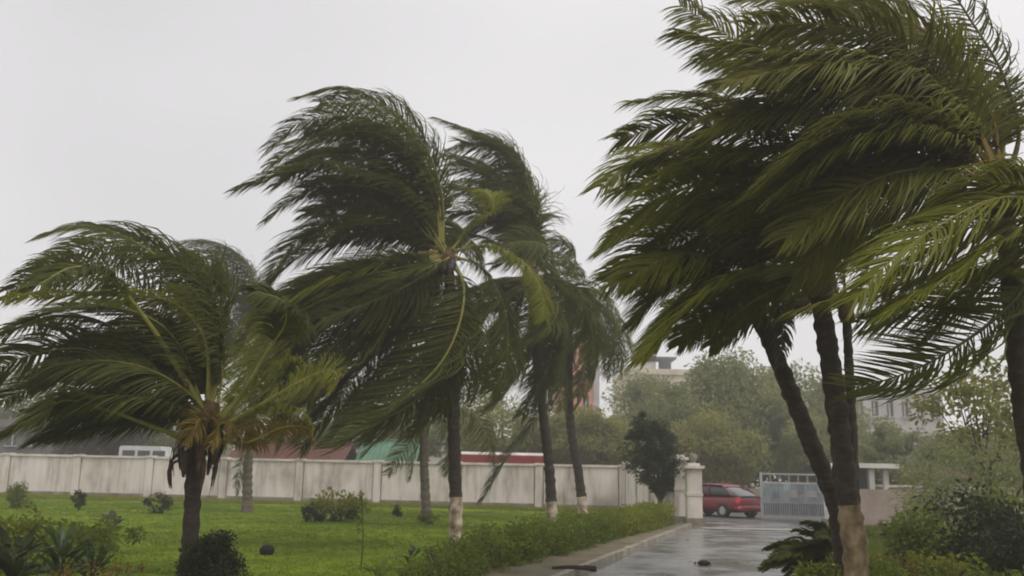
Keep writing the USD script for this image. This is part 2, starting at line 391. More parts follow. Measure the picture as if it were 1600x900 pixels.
def blown(c, az, el, length, g, k=1.0, n=9, grav=0.5):
    """Rachis of a frond that leaves the crown at azimuth az / elevation el and is bent over by the wind."""
    d = np.array([math.cos(el) * math.cos(az), math.cos(el) * math.sin(az), math.sin(el)])
    p, out = np.array(c, float), [np.array(c, float)]
    for i in range(n):
        f = (i + 0.4) / n
        d = unit(d + k * f * 0.42 * (1.5 * WIND + grav * np.array([0, 0, -1.0])))
        p = p + d * length / n
        out.append(p.copy())
    return np.array(out)


def trunk_mesh(pts, r0, r1, seed, ring=0.11, flare=0.35):
    n = max(30, int(np.linalg.norm(np.asarray(pts[-1]) - np.asarray(pts[0])) / 0.055))
    c = spline(pts, n)
    t = np.linspace(0, 1, n)
    r = (r0 + (r1 - r0) * t) * (1 + flare * np.exp(-t * 14)) * (1 + ring * np.sign(np.sin(np.arange(n) * 1.35)) * 0.5 + ring * (np.random.default_rng(seed).random(n) - 0.5))
    return tube(c, r, 14, rough=0.16, seed=seed), c


def split_tube(c, r0, r1, h, seed, ring=0.11, flare=0.3):
    """Lower, lime-washed stretch and the rest of a trunk, meeting at height h."""
    n = len(c)
    t = np.linspace(0, 1, n)
    g = np.random.default_rng(seed)
    r = (r0 + (r1 - r0) * t) * (1 + flare * np.exp(-t * 14)) * (1 + ring * np.sign(np.sin(np.arange(n) * 1.35)) * 0.5 + ring * (g.random(n) - 0.5))
    k = int(np.searchsorted(c[:, 2], h))
    return tube(c[:k + 1], r[:k + 1] * 1.012, 14, 0.16, seed), tube(c[k:], r[k:], 14, 0.16, seed)


def palm(label, Y, trunk_px, r0, r1, fronds, leaf_len, group=None, wash=None, wash_mat='limewash', bark='palm_bark', fills=(), boots=0, skirt=0,
         nuts=0, seed=0, mats=('palm_leaf', 'midrib'), dens=84, base_z0=None, fibre=(0.22, 0.55), per=None, depth=1.0):
    """trunk_px: (u, v, dY) from foot to crown; fronds: (list of (u, v), tip dY, options) of the ribs one can see; fills: fronds seen only as mass."""
    g = np.random.default_rng(seed + 500)
    tp = [at(u, v, Y + dy) for u, v, dy in trunk_px]
    if tp[0][2] > 0.02 or tp[0][2] < -0.3:
        tp[0] = np.array([tp[0][0], tp[0][1], -0.05])
    tp[0][2] = -0.05
    root = thing('coconut_palm', label, 'palm tree', group, loc=(tp[0][0], tp[0][1], 0))
    O = np.array([tp[0][0], tp[0][1], 0.0])
    n = max(30, int(np.linalg.norm(tp[-1] - tp[0]) / 0.06))
    c = spline(tp, n)
    crown = tp[-1]
    if wash:
        lo, hi = split_tube(c, r0, r1, wash, seed)
        obj('limewashed_base', shift(lo, -O), wash_mat, root, smooth=40)
        obj('trunk', shift(hi, -O), bark, root, smooth=40)
    else:
        tr, _ = trunk_mesh(tp, r0, r1, seed)
        obj('trunk', shift(tr, -O), bark, root, smooth=40)
    # fibrous sheath below the leaf bases
    ax = unit(c[-1] - c[-6])
    fr_, fh = fibre
    z = np.linspace(0, 1, 9)
    sh = tube(crown + ax * ((z - 0.62) * fh)[:, None], fr_ * (0.62 + 0.75 * np.sin(np.pi * (0.15 + 0.75 * z))) * 0.75, 11, 0.5, seed)
    obj('leaf_sheath', shift(sh, -O), 'fibre', root, smooth=50)
    Yc = crown[1]
    k = 0
    for pts, dy, o in fronds:
        o = dict(o)
        lm, rm = o.pop('mats', mats)
        first = o.pop('dy0', 0.0)
        q, m_ = [], len(pts)
        for j, (u, v) in enumerate(pts):
            f = j / (m_ - 1)
            q.append(at(u, v, Yc + first + (dy - first) * f ** 1.25 * depth))
        if o.pop('from_crown', True):
            q[0] = crown + (q[0] - crown) * 0.3 if np.linalg.norm(q[0] - crown) > 0.5 else q[0]
        lab = o.pop('label', None)
        lf, rib = frond(q, o.pop('leaf', leaf_len), seed * 100 + k, per_side=o.pop('dens', dens), **o)
        fp = obj('frond', shift(lf, -O), lm, root, label=lab)
        obj('midrib', shift(rib, -O), rm, fp, smooth=True)
        k += 1
    for az, el, ln, o in fills:
        o = dict(o)
        lm, rm = o.pop('mats', mats)
        q = blown(crown + rand_dirs(1, g)[0] * 0.08, math.radians(az), math.radians(el), ln, g, k=o.pop('bend', 1.0))
        lf, rib = frond(q, o.pop('leaf', leaf_len), seed * 100 + k, per_side=o.pop('dens', dens), **o)
        fp = obj('frond', shift(lf, -O), lm, root)
        obj('midrib', shift(rib, -O), rm, fp, smooth=True)
        k += 1
    for i in range(boots):                                     # dead leaf bases hanging round the top of the trunk
        a = i * 2.399
        o_ = np.array([math.cos(a), math.sin(a), 0])
        zz = -0.15 - 0.75 * (i / boots)
        st = crown + ax * zz * 0.9 + o_ * r1 * 0.8
        p = np.array([st, st + o_ * 0.17 + [0, 0, 0.05], st + o_ * 0.24 + [0, 0, -0.13], st + o_ * 0.19 + [0, 0, -0.34 - 0.15 * g.random()]])
        P = spline(p, 6)[None]
        Wv = unit(np.cross(np.gradient(P[0], axis=0), o_))[None]
        wd = np.array([[0.075, 0.07, 0.055, 0.05, 0.04, 0.015]]) * g.uniform(0.8, 1.2)
        s1 = strips(P, Wv, wd)
        s2 = strips(P + o_ * 0.03, Wv, wd * 0.55)
        obj('leaf_base_boot', shift(cat_meshes([s1, s2]), -O), 'dead_boot', root)
    for i in range(skirt):                                     # withered yellow leaflets round the crown's foot
        a = g.uniform(-1.9, 0.9)
        st = crown + np.array([math.cos(a) * 0.12, math.sin(a) * 0.12, -0.15])
        ln = g.uniform(0.6, 1.05)
        q = [st, st + np.array([math.cos(a) * 0.3, math.sin(a) * 0.3, 0.10]) * ln, st + np.array([math.cos(a) * 0.62, math.sin(a) * 0.5, -0.03]) * ln,
             st + np.array([math.cos(a) * 0.75 - 0.1, math.sin(a) * 0.6, -0.35]) * ln]
        lf, rib = frond(q, 0.34, seed * 100 + 60 + i, wind=0.6, grav=0.7, per_side=26, bare=0.1, width=0.026)
        fp = obj('withered_frond', shift(lf, -O), 'palm_leaf_dry', root, label='withered yellow brown frond')
        obj('midrib', shift(rib, -O), 'midrib_orange', fp, smooth=True)
    for i in range(nuts):
        a = i * 2.4
        s_ = trimesh.creation.icosphere(2, 0.1)
        s_.apply_scale((1, 1, 1.25))
        s_.apply_translation(crown + [math.cos(a) * 0.22 - 0.12, math.sin(a) * 0.2 - 0.12, -0.22 - 0.06 * (i % 3)] - O)
        obj('coconut', s_, 'coconut_husk', root, smooth=True)
    return root, crown


DRY = dict(mats=('palm_leaf_dry', 'midrib_orange'), label='withered yellow brown frond')
BR = ('palm_leaf_bright', 'midrib')  # yellow-green fronds; in the right-hand clump the lighter colour stands in for light
OL = ('palm_leaf_olive', 'midrib_orange')
DK = ('palm_leaf', 'midrib_dark')

# left foreground palm
palm('short stout coconut palm with a yellowed crown in the left foreground', 14.3,
     [(292, 903, 0), (298, 830, 0), (304, 740, 0), (312, 690, 0), (325, 650, 0)], 0.115, 0.13, [
         ([(316, 640), (250, 530), (170, 430), (115, 418), (60, 445)], -2.6, dict(rib_r=0.055, bare=0.5)),
         ([(326, 630), (325, 540), (295, 445), (215, 380), (135, 352), (65, 368)], 0.5, dict(wind=1.5)),
         ([(330, 630), (338, 530), (312, 440), (235, 385), (145, 385), (50, 425)], 1.1, {}),
         ([(326, 635), (320, 530), (265, 470), (160, 462), (80, 462), (-20, 470)], -1.5, dict(mats=BR, leaf=0.55, dens=60, bare=0.3, rib_r=0.036)),
         ([(340, 650), (372, 620), (420, 590), (460, 560), (470, 590)], 0.3, dict(mats=BR, leaf=0.5, dens=50)),
         ([(345, 670), (390, 650), (430, 632), (470, 640), (490, 668)], -0.2, dict(mats=BR, leaf=0.42, dens=46)),
         ([(330, 640), (345, 560), (330, 480), (290, 420), (240, 400)], 0.2, {}),
         ([(326, 640), (335, 560), (345, 500), (330, 440), (290, 400)], 0.8, {}),
         ([(300, 690), (235, 665), (165, 640), (100, 625), (50, 658), (-15, 685)], -2.4, dict(bare=0.4, rib_r=0.045)),
         ([(305, 660), (220, 585), (130, 545), (30, 560), (-40, 600)], -0.2, {}),
         ([(310, 650), (235, 560), (150, 500), (60, 505), (-40, 540)], 0.7, {}),
         ([(310, 650), (240, 600), (150, 580), (50, 605), (-40, 650)], 0.9, dict(grav=0.6)),
         ([(300, 670), (220, 650), (140, 650), (60, 690)], 0.2, dict(grav=0.9)),
         ([(318, 640), (270, 520), (195, 440), (100, 420), (10, 455)], 0.4, {}),
         ([(318, 640), (280, 540), (220, 490), (120, 480), (20, 510)], -0.5, dict(wind=1.5, grav=0.5)),
         ([(345, 655), (385, 605), (420, 545), (446, 505), (440, 470), (400, 455)], -1.2, dict(bare=0.55, rib_r=0.045)),
         ([(352, 665), (420, 625), (470, 596), (512, 578), (528, 590), (520, 610)], -1.0, dict(mats=BR, leaf=0.45, rib_r=0.042, dens=50, bare=0.3, grav=0.5)),
         ([(345, 690), (390, 690), (440, 668), (480, 668), (492, 690)], -0.4, dict(leaf=0.36, dens=46, grav=0.7, mats=('palm_leaf_dry', 'midrib'), label='yellowed frond tip')),
         ([(330, 640), (328, 570), (318, 520), (300, 470), (260, 445)], -0.3, dict(leaf=0.5, dens=50, mats=BR, bare=0.3)),
         ([(338, 640), (347, 580), (335, 525), (305, 495)], 0.1, dict(leaf=0.45, dens=40, mats=BR, bare=0.3)),
     ], 0.98, fills=[(175, 55, 2.9, {}), (120, 55, 2.9, {}), (215, 45, 2.7, {}), (150, 25, 2.6, {}), (200, 15, 2.4, {}), (165, 0, 2.3, {}), (140, 65, 2.9, {}), (190, 35, 2.7, {}), (160, 45, 2.8, {}), (230, 20, 2.2, {}), (130, 10, 2.3, {}), (100, 70, 2.8, {})],
     boots=22, skirt=6, seed=1, mats=('palm_leaf', 'midrib'), dens=110, fibre=(0.17, 0.6))

# central palm
palm('tall central coconut palm with whitewashed base standing in the hedge end', 19.6,
     [(712, 862, 0), (712, 780, 0), (709, 660, 0), (710, 540, 0), (700, 400, 0)], 0.135, 0.115, [
         ([(692, 380), (690, 300), (660, 222), (600, 165), (540, 138), (468, 152)], 0.4, dict(wind=1.4)),
         ([(690, 380), (680, 290), (630, 215), (550, 182), (470, 190), (415, 235)], -0.5, {}),
         ([(684, 385), (640, 318), (580, 280), (500, 262), (430, 272), (366, 298)], -0.9, dict(wind=0.9, grav=1.1)),
         ([(684, 382), (652, 295), (585, 235), (490, 218), (420, 258)], 0.7, {}),
         ([(686, 382), (665, 300), (610, 225), (530, 205), (440, 225)], 1.2, {}),
         ([(684, 384), (660, 330), (610, 260), (530, 235), (450, 255)], 0.2, {}),
         ([(680, 392), (600, 408), (520, 432), (455, 470), (405, 520)], -1.0, dict(mats=BR, wind=1.2)),
         ([(680, 388), (585, 362), (520, 378), (460, 405), (420, 445)], -0.4, dict(mats=DK, spread=0.35)),
         ([(682, 400), (625, 445), (565, 500), (505, 560), (480, 630)], -0.8, {}),
         ([(706, 408), (724, 445), (718, 505), (685, 572), (610, 640), (525, 700)], -2.0, dict(wind=1.5, mats=('palm_leaf', 'midrib'), grav=0.25, bare=0.08, leaf=1.6, rib_r=0.042, roll=0.2)),
         ([(700, 410), (700, 470), (670, 540), (600, 610), (540, 650)], -0.4, dict(wind=1.6)),
         ([(690, 410), (660, 460), (610, 530), (540, 590), (470, 600)], 0.5, {}),
         ([(710, 392), (765, 385), (815, 408), (845, 450), (850, 500)], -0.7, dict(grav=0.8, mats=BR, leaf=0.75)),
         ([(708, 400), (755, 420), (788, 480), (792, 560), (770, 610)], -0.3, dict(grav=0.6)),
         ([(704, 405), (730, 460), (735, 540), (700, 620), (640, 680)], 0.5, {}),
         ([(690, 400), (640, 440), (570, 470), (480, 500), (410, 560)], 0.3, dict(mats=OL)),
         ([(688, 398), (630, 420), (560, 450), (480, 470), (400, 490)], 0.9, {}),
         ([(706, 390), (740, 350), (770, 330), (760, 300), (720, 290)], 0.6, dict(mats=BR, leaf=0.6)),
         ([(704, 405), (728, 450), (722, 520), (680, 600), (600, 660)], 0.2, dict(leaf=1.5, grav=0.4)),
         ([(700, 410), (712, 470), (690, 560), (640, 630), (570, 670)], -0.3, dict(leaf=1.4, grav=0.4)),
         ([(690, 405), (650, 440), (600, 500), (550, 560), (500, 600)], -0.5, {}),
         ([(685, 405), (620, 430), (540, 480), (460, 540), (400, 590)], -0.2, dict(mats=OL)),
         ([(700, 410), (705, 480), (700, 570), (690, 640)], 0.6, {}),
         ([(692, 408), (672, 470), (630, 560), (570, 630)], 0.9, dict(leaf=1.3)),
         ([(686, 400), (610, 415), (530, 460), (470, 520), (440, 590)], 1.0, {}),
         ([(688, 382), (676, 300), (628, 230), (555, 195), (480, 205)], 0.1, {}),
         ([(690, 380), (684, 280), (640, 200), (570, 160), (500, 160)], 0.9, {}),
         ([(686, 384), (645, 300), (570, 250), (490, 245), (430, 290)], -0.3, {}),
         ([(684, 400), (620, 425), (540, 455), (470, 520), (420, 610)], -0.7, dict(mats=BR)),
         ([(684, 402), (610, 450), (530, 530), (470, 600), (440, 660)], 0.4, dict(mats=OL)),
         ([(686, 404), (640, 470), (560, 560), (500, 640), (470, 680)], 0.8, {}),
         ([(686, 400), (600, 430), (510, 490), (450, 570), (425, 640)], 1.3, {}),
         ([(684, 398), (590, 415), (490, 455), (430, 510), (390, 580)], 0.6, dict(mats=BR)),
         ([(688, 404), (630, 470), (560, 540), (500, 590), (440, 620)], -1.1, dict(mats=OL)),
         ([(692, 408), (655, 480), (600, 570), (545, 650), (510, 690)], 0.3, {}),
         ([(682, 388), (600, 350), (520, 345), (455, 385), (420, 440)], 0.5, {}),
         ([(684, 386), (620, 320), (550, 290), (470, 300), (415, 345)], 0.6, {}),
         ([(686, 402), (580, 440), (480, 520), (415, 600), (385, 670)], 0.9, dict(leaf=1.35, mats=OL)),
         ([(686, 400), (570, 425), (460, 490), (400, 560), (365, 630)], -0.3, dict(leaf=1.3, mats=BR)),
         ([(688, 404), (600, 470), (520, 560), (455, 640), (430, 690)], -0.6, dict(leaf=1.35)),
         ([(690, 406), (620, 490), (555, 590), (500, 660), (470, 700)], 1.0, dict(leaf=1.35)),
         ([(684, 396), (570, 410), (470, 440), (405, 490), (370, 550)], 0.2, dict(leaf=1.2, mats=OL)),
         ([(688, 384), (678, 310), (640, 240), (575, 205), (500, 215)], -0.8, {}),
         ([(686, 386), (650, 320), (590, 265), (510, 250), (440, 275)], 1.1, {}),
     ], 1.15, wash=1.05, fills=[(100, 40, 3.6, {}), (140, 55, 3.8, {}), (165, 50, 3.6, {}), (195, 62, 3.7, {}), (150, 65, 3.8, {}), (175, 30, 3.4, {}), (60, 30, 3.6, {}), (205, -15, 3.4, {}), (170, -25, 3.6, {}), (225, -40, 3.2, {}), (250, -25, 3.2, dict(grav=0.7)), (120, -15, 3.4, {}), (180, -30, 3.2, dict(grav=0.6)), (100, -50, 3.0, {})],
     nuts=6, seed=2, dens=112, boots=6, fibre=(0.15, 0.42))

# palm behind, leaning towards the centre
palm('leaning coconut palm with dark trunk behind the middle of the hedge', 26.5,
     [(864, 812, 0), (858, 730, 0), (845, 620, 0), (834, 520, 0), (830, 430, 0)], 0.15, 0.12, [
         ([(829, 425), (831, 350), (817, 272), (785, 224), (735, 203), (682, 184)], 0.5, dict(wind=2.2)),
         ([(828, 425), (818, 345), (785, 285), (725, 262), (672, 275)], -0.6, dict(wind=2.0)),
         ([(826, 428), (785, 345), (735, 300), (690, 318)], 0.9, {}),
         ([(826, 426), (806, 330), (765, 262), (705, 240)], -0.2, {}),
         ([(822, 428), (775, 380), (725, 370), (690, 400)], 0.4, {}),
         ([(829, 425), (825, 330), (800, 250), (745, 225), (700, 235)], 1.1, {}),
         ([(830, 425), (830, 340), (812, 265), (770, 235), (720, 225)], 0.2, dict(leaf=1.6)),
         ([(828, 425), (800, 360), (750, 330), (700, 335)], -0.4, dict(leaf=1.4)),
         ([(832, 425), (838, 355), (824, 285), (795, 238), (745, 215)], -0.3, dict(leaf=1.7, wind=1.3, grav=0.5)),
         ([(832, 425), (836, 370), (826, 320), (800, 290), (760, 280)], 0.3, dict(leaf=1.6, wind=1.3, grav=0.5)),
         ([(830, 425), (822, 380), (800, 345), (760, 345), (720, 370)], -0.6, dict(leaf=1.4)),
         ([(832, 424), (832, 340), (812, 262), (775, 222), (720, 200)], 0.9, dict(leaf=1.6, wind=1.3, grav=0.5)),
         ([(829, 425), (820, 350), (795, 295), (740, 258), (690, 240)], 0.5, dict(leaf=1.5)),
         ([(829, 425), (826, 360), (800, 315), (750, 290), (700, 290)], -0.1, dict(leaf=1.5)),
         ([(826, 436), (790, 460), (740, 500), (700, 550)], -0.3, {}),
         ([(832, 440), (840, 520), (800, 600), (760, 640)], 0.2, dict(leaf=1.3)),
         ([(838, 436), (880, 450), (920, 500), (930, 560)], 0.3, {}),
         ([(828, 436), (810, 480), (775, 540), (745, 600)], 0.7, {}),
         ([(830, 438), (825, 500), (800, 560), (770, 610)], -0.8, {}),
         ([(836, 438), (862, 490), (860, 560), (835, 620)], -0.3, dict(grav=1.4)),
         ([(834, 424), (852, 398), (880, 398), (897, 425)], -0.8, dict(mats=DK, leaf=0.45, dens=40, spread=0.3)),
         ([(826, 436), (800, 490), (768, 560), (735, 625)], -0.4, {}),
         ([(835, 436), (868, 470), (882, 530), (870, 600)], -0.7, dict(grav=0.7)),
         ([(822, 432), (770, 450), (720, 510), (690, 570)], 0.6, {}),
         ([(832, 440), (852, 520), (845, 600), (815, 650)], 0.3, {}),
         ([(840, 600), (832, 660), (790, 715), (752, 782)], -0.8, dict(mats=('palm_leaf_grey', 'midrib_dark'), wind=0.5, grav=1.0, leaf=0.85, dens=80, from_crown=False, dy0=-0.3, label='dead frond hanging down over the wall')),
     ], 1.15, wash=0.85, fills=[(60, 30, 3.8, {}), (100, 10, 3.6, {}), (140, -20, 3.6, {}), (300, 20, 3.4, dict(grav=0.7)), (20, 0, 3.4, dict(grav=0.8)), (330, -30, 3.2, dict(grav=0.8)), (180, -10, 3.6, {}), (200, -45, 3.4, {})],
     seed=3, dens=105, boots=5, nuts=4)

palm('slim dark coconut palm with whitewashed base between the leaning palm and the small dark tree', 33.5,
     [(913, 812, 0), (904, 740, 0), (891, 660, 0), (889, 560, 0), (888, 450, 0)], 0.165, 0.135, [
         ([(893, 445), (930, 442), (958, 480), (974, 530), (968, 582)], -0.6, dict(grav=1.1, wind=0.8, mats=DK)),
         ([(890, 445), (925, 470), (945, 520), (945, 580)], -0.9, dict(grav=1.1, wind=0.8, mats=DK)),
         ([(888, 445), (880, 410), (850, 395), (825, 420)], 0.4, {}),
         ([(888, 448), (860, 480), (835, 540), (815, 600)], -0.5, {}),
         ([(890, 450), (905, 500), (915, 560), (900, 620)], -0.4, dict(grav=1.0, wind=0.8)),
         ([(888, 450), (870, 510), (865, 570), (850, 640)], 0.5, {}),
         ([(888, 446), (900, 410), (885, 385), (860, 378)], 0.6, {}),
         ([(890, 448), (940, 460), (960, 510), (950, 570)], 0.4, dict(grav=1.0)),
         ([(888, 450), (900, 520), (880, 590), (860, 640)], 0.2, {}),
         ([(888, 450), (850, 440), (810, 470), (780, 520)], -0.3, {}),
         ([(890, 450), (920, 490), (930, 560), (915, 620)], -0.2, dict(grav=1.0)),
         ([(888, 450), (865, 480), (850, 540), (840, 620)], 0.0, {}),
         ([(892, 450), (945, 490), (962, 540), (948, 590)], 0.0, dict(grav=1.4)),
         ([(888, 450), (875, 500), (870, 570), (880, 640)], -0.6, dict(grav=1.4)),
         ([(890, 450), (910, 470), (935, 520), (930, 590)], 0.7, dict(grav=1.4)),
         ([(895, 560), (905, 590), (908, 620), (898, 640)], -0.5, dict(mats=DK, leaf=0.5, dens=30, from_crown=False, dy0=-0.2, label='dead frond hanging against the trunk')),
     ], 1.05, wash=0.8, fills=[(60, 10, 3.4, dict(grav=0.8)), (120, 20, 3.4, {}), (180, -10, 3.4, {}), (300, -10, 3.2, dict(grav=0.9)), (240, 10, 3.2, {}), (200, -40, 3.2, {}), (340, -40, 3.0, dict(grav=0.9))],
     seed=4, dens=90, bark='palm_bark')

palm('small slender palm with spiky low fronds in front of the white wall pilaster', 33.5,
     [(667, 812, 0), (664, 760, 0), (662, 700, 0), (664, 640, 0)], 0.17, 0.14, [
         ([(660, 650), (640, 690), (622, 715), (606, 742)], -0.7, dict(spread=0.25, mats=DK, leaf=0.7, dens=40)),
         ([(664, 650), (655, 690), (645, 720), (640, 750)], -0.9, dict(spread=0.25, mats=DK, leaf=0.6, dens=36)),
         ([(660, 645), (620, 660), (585, 690), (565, 715)], -0.4, dict(leaf=0.8)),
         ([(660, 640), (620, 620), (580, 630), (540, 660)], 0.3, {}),
         ([(666, 640), (690, 660), (705, 700), (700, 740)], 0.3, dict(grav=0.9)),
         ([(664, 640), (670, 590), (640, 560), (600, 565)], 0.2, {}),
         ([(664, 640), (690, 600), (690, 570), (660, 550)], 0.5, {}),
         ([(664, 640), (730, 640), (760, 680), (770, 720)], 0.5, dict(grav=0.8)),
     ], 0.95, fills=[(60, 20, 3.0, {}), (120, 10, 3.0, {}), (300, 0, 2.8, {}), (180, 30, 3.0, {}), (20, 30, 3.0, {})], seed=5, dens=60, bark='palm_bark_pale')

palm('pale hazy coconut palm showing above and behind the left foreground palm', 35.0,
     [(386, 802, 0), (387, 740, 0), (392, 660, 0), (402, 560, 0)], 0.18, 0.14, [
         ([(403, 550), (404, 470), (380, 405), (330, 378), (268, 384)], 0.4, dict(wind=2.0)),
         ([(400, 550), (375, 470), (320, 432), (262, 440)], -0.6, {}),
         ([(402, 550), (392, 460), (350, 410), (290, 402)], 0.9, {}),
         ([(400, 552), (350, 490), (300, 480), (250, 505)], 0.2, {}),
         ([(400, 555), (350, 540), (300, 560), (260, 600)], -0.4, {}),
         ([(402, 552), (398, 470), (360, 430), (300, 420)], -0.2, {}),
         ([(405, 556), (450, 550), (480, 590), (490, 640)], -0.3, {}),
         ([(404, 552), (440, 510), (440, 470), (410, 460)], 0.4, {}),
         ([(402, 550), (400, 470), (372, 408), (325, 388), (275, 400)], -0.3, {}),
         ([(402, 550), (385, 480), (340, 430), (285, 425)], 0.5, {}),
         ([(402, 550), (390, 490), (350, 450), (300, 455), (265, 480)], -0.5, {}),
         ([(402, 550), (404, 480), (385, 420), (345, 395), (300, 392)], 0.8, {}),
         ([(400, 552), (360, 500), (310, 490), (270, 520)], 0.6, {}),
         ([(390, 690), (380, 715), (372, 745), (370, 775)], -0.6, dict(leaf=0.5, dens=34, from_crown=False, dy0=-0.3, grav=1.0, wind=0.5)),
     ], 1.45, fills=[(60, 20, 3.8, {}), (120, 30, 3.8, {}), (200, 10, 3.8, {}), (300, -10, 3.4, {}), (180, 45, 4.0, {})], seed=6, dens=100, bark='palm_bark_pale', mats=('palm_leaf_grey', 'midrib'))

# right-hand clump
GR = 'palms of the right-hand clump'
ORB = ('palm_leaf_olive', 'midrib_orange')
palm('thick upright coconut palm in the middle of the right-hand clump', 12.6,
     [(1342, 935, 0), (1335, 850, 0), (1322, 760, 0), (1305, 620, 0), (1282, 470, 0), (1274, 425, 0)], 0.158, 0.13, [
         ([(1272, 420), (1262, 330), (1205, 262), (1110, 232), (1012, 238), (938, 292)], -0.9, dict(mats=BR)),  # brighter leaf set paints light onto the shaded near fronds
         ([(1268, 420), (1225, 332), (1135, 290), (1035, 305), (952, 370)], -1.3, dict(mats=BR)),
         ([(1266, 425), (1190, 372), (1090, 365), (1020, 395), (950, 440)], 0.4, {}),
         ([(1275, 420), (1275, 300), (1205, 195), (1100, 150), (985, 160)], 0.6, {}),
         ([(1278, 420), (1290, 290), (1235, 150), (1150, 65), (1062, 8)], 0.9, {}),
         ([(1280, 425), (1325, 330), (1318, 220), (1245, 130), (1120, 95)], 0.3, {}),
         ([(1276, 420), (1300, 300), (1280, 200), (1200, 110), (1110, 100)], 1.2, {}),
         ([(1268, 432), (1200, 425), (1115, 452), (1045, 512), (1005, 560)], -1.0, dict(mats=BR)),
         ([(1268, 436), (1215, 450), (1150, 490), (1110, 540)], 0.6, dict(leaf=0.6)),
         ([(1274, 420), (1255, 290), (1160, 210), (1060, 192), (965, 218)], 0.0, {}),
         ([(1272, 424), (1240, 350), (1160, 320), (1080, 340), (1020, 395)], 0.7, {}),
         ([(1284, 425), (1345, 380), (1360, 330), (1310, 280), (1210, 260)], -0.9, dict(mats=BR)),
     ], 1.1, group=None, wash=1.28, wash_mat='limewash_worn', fills=[(60, 40, 3.2, {}), (110, 50, 3.0, {}), (40, 20, 2.8, {}), (80, 70, 3.4, {})],
     seed=7, mats=ORB, dens=116, fibre=(0.24, 0.6))

palm('left-leaning coconut palm of the right-hand clump, its trunk slanting over the driveway', 13.2,
     [(1322, 905, 0.2), (1308, 800, 0.1), (1262, 680, 0), (1216, 565, 0), (1184, 490, 0), (1172, 455, 0)], 0.135, 0.115, [
         ([(1168, 448), (1110, 402), (1045, 402), (972, 442)], -0.9, dict(mats=BR)),
         ([(1168, 450), (1100, 425), (1040, 445), (992, 505)], 0.4, {}),
         ([(1170, 448), (1150, 370), (1080, 330), (1015, 345), (940, 392)], 0.4, {}),
         ([(1170, 450), (1118, 440), (1060, 478), (1025, 545)], -0.9, dict(mats=BR)),
         ([(1172, 452), (1140, 460), (1100, 490), (1060, 540)], -0.3, dict(mats=BR, leaf=0.6)),
         ([(1176, 455), (1212, 475), (1222, 515), (1218, 570)], -0.3, dict(grav=1.2, wind=0.15, leaf=0.32, dens=40, mats=('palm_leaf_grey', 'midrib_dark'), label='grey dead frond hanging beside the trunk')),
         ([(1172, 448), (1165, 360), (1110, 290), (1045, 272), (962, 300)], -0.5, dict(mats=BR)),
         ([(1174, 448), (1200, 370), (1180, 300), (1100, 250), (1000, 250)], 0.8, {}),
     ], 1.05, fills=[(60, 35, 2.6, {}), (110, 45, 2.2, {}), (150, 30, 1.7, {}), (300, 40, 2.4, {})],
     seed=8, mats=ORB, dens=108, bark='palm_bark', fibre=(0.2, 0.5))

palm('thinnest palm of the right-hand clump, a narrow straight stem behind the thick trunk', 14.8,
     [(1338, 880, 0), (1336, 790, 0), (1332, 680, 0), (1327, 580, 0), (1322, 480, 0)], 0.085, 0.07, [
         ([(1320, 475), (1280, 420), (1210, 400), (1140, 440)], 0.4, dict(leaf=0.6)),
         ([(1324, 475), (1350, 440), (1350, 400), (1300, 370), (1220, 370)], 0.3, dict(leaf=0.6)),
         ([(1322, 478), (1300, 460), (1250, 470), (1200, 520)], -0.4, dict(leaf=0.6)),
         ([(1326, 478), (1375, 452), (1395, 470), (1385, 500), (1350, 520)], -0.3, dict(leaf=0.5, mats=DK)),
         ([(1322, 475), (1310, 400), (1250, 340), (1160, 350)], 0.6, dict(leaf=0.7)),
     ], 0.8, fills=[(100, 40, 3.0, {}), (160, 20, 3.0, {}), (60, 20, 2.8, {})], seed=9, mats=ORB, dens=70, fibre=(0.13, 0.4))

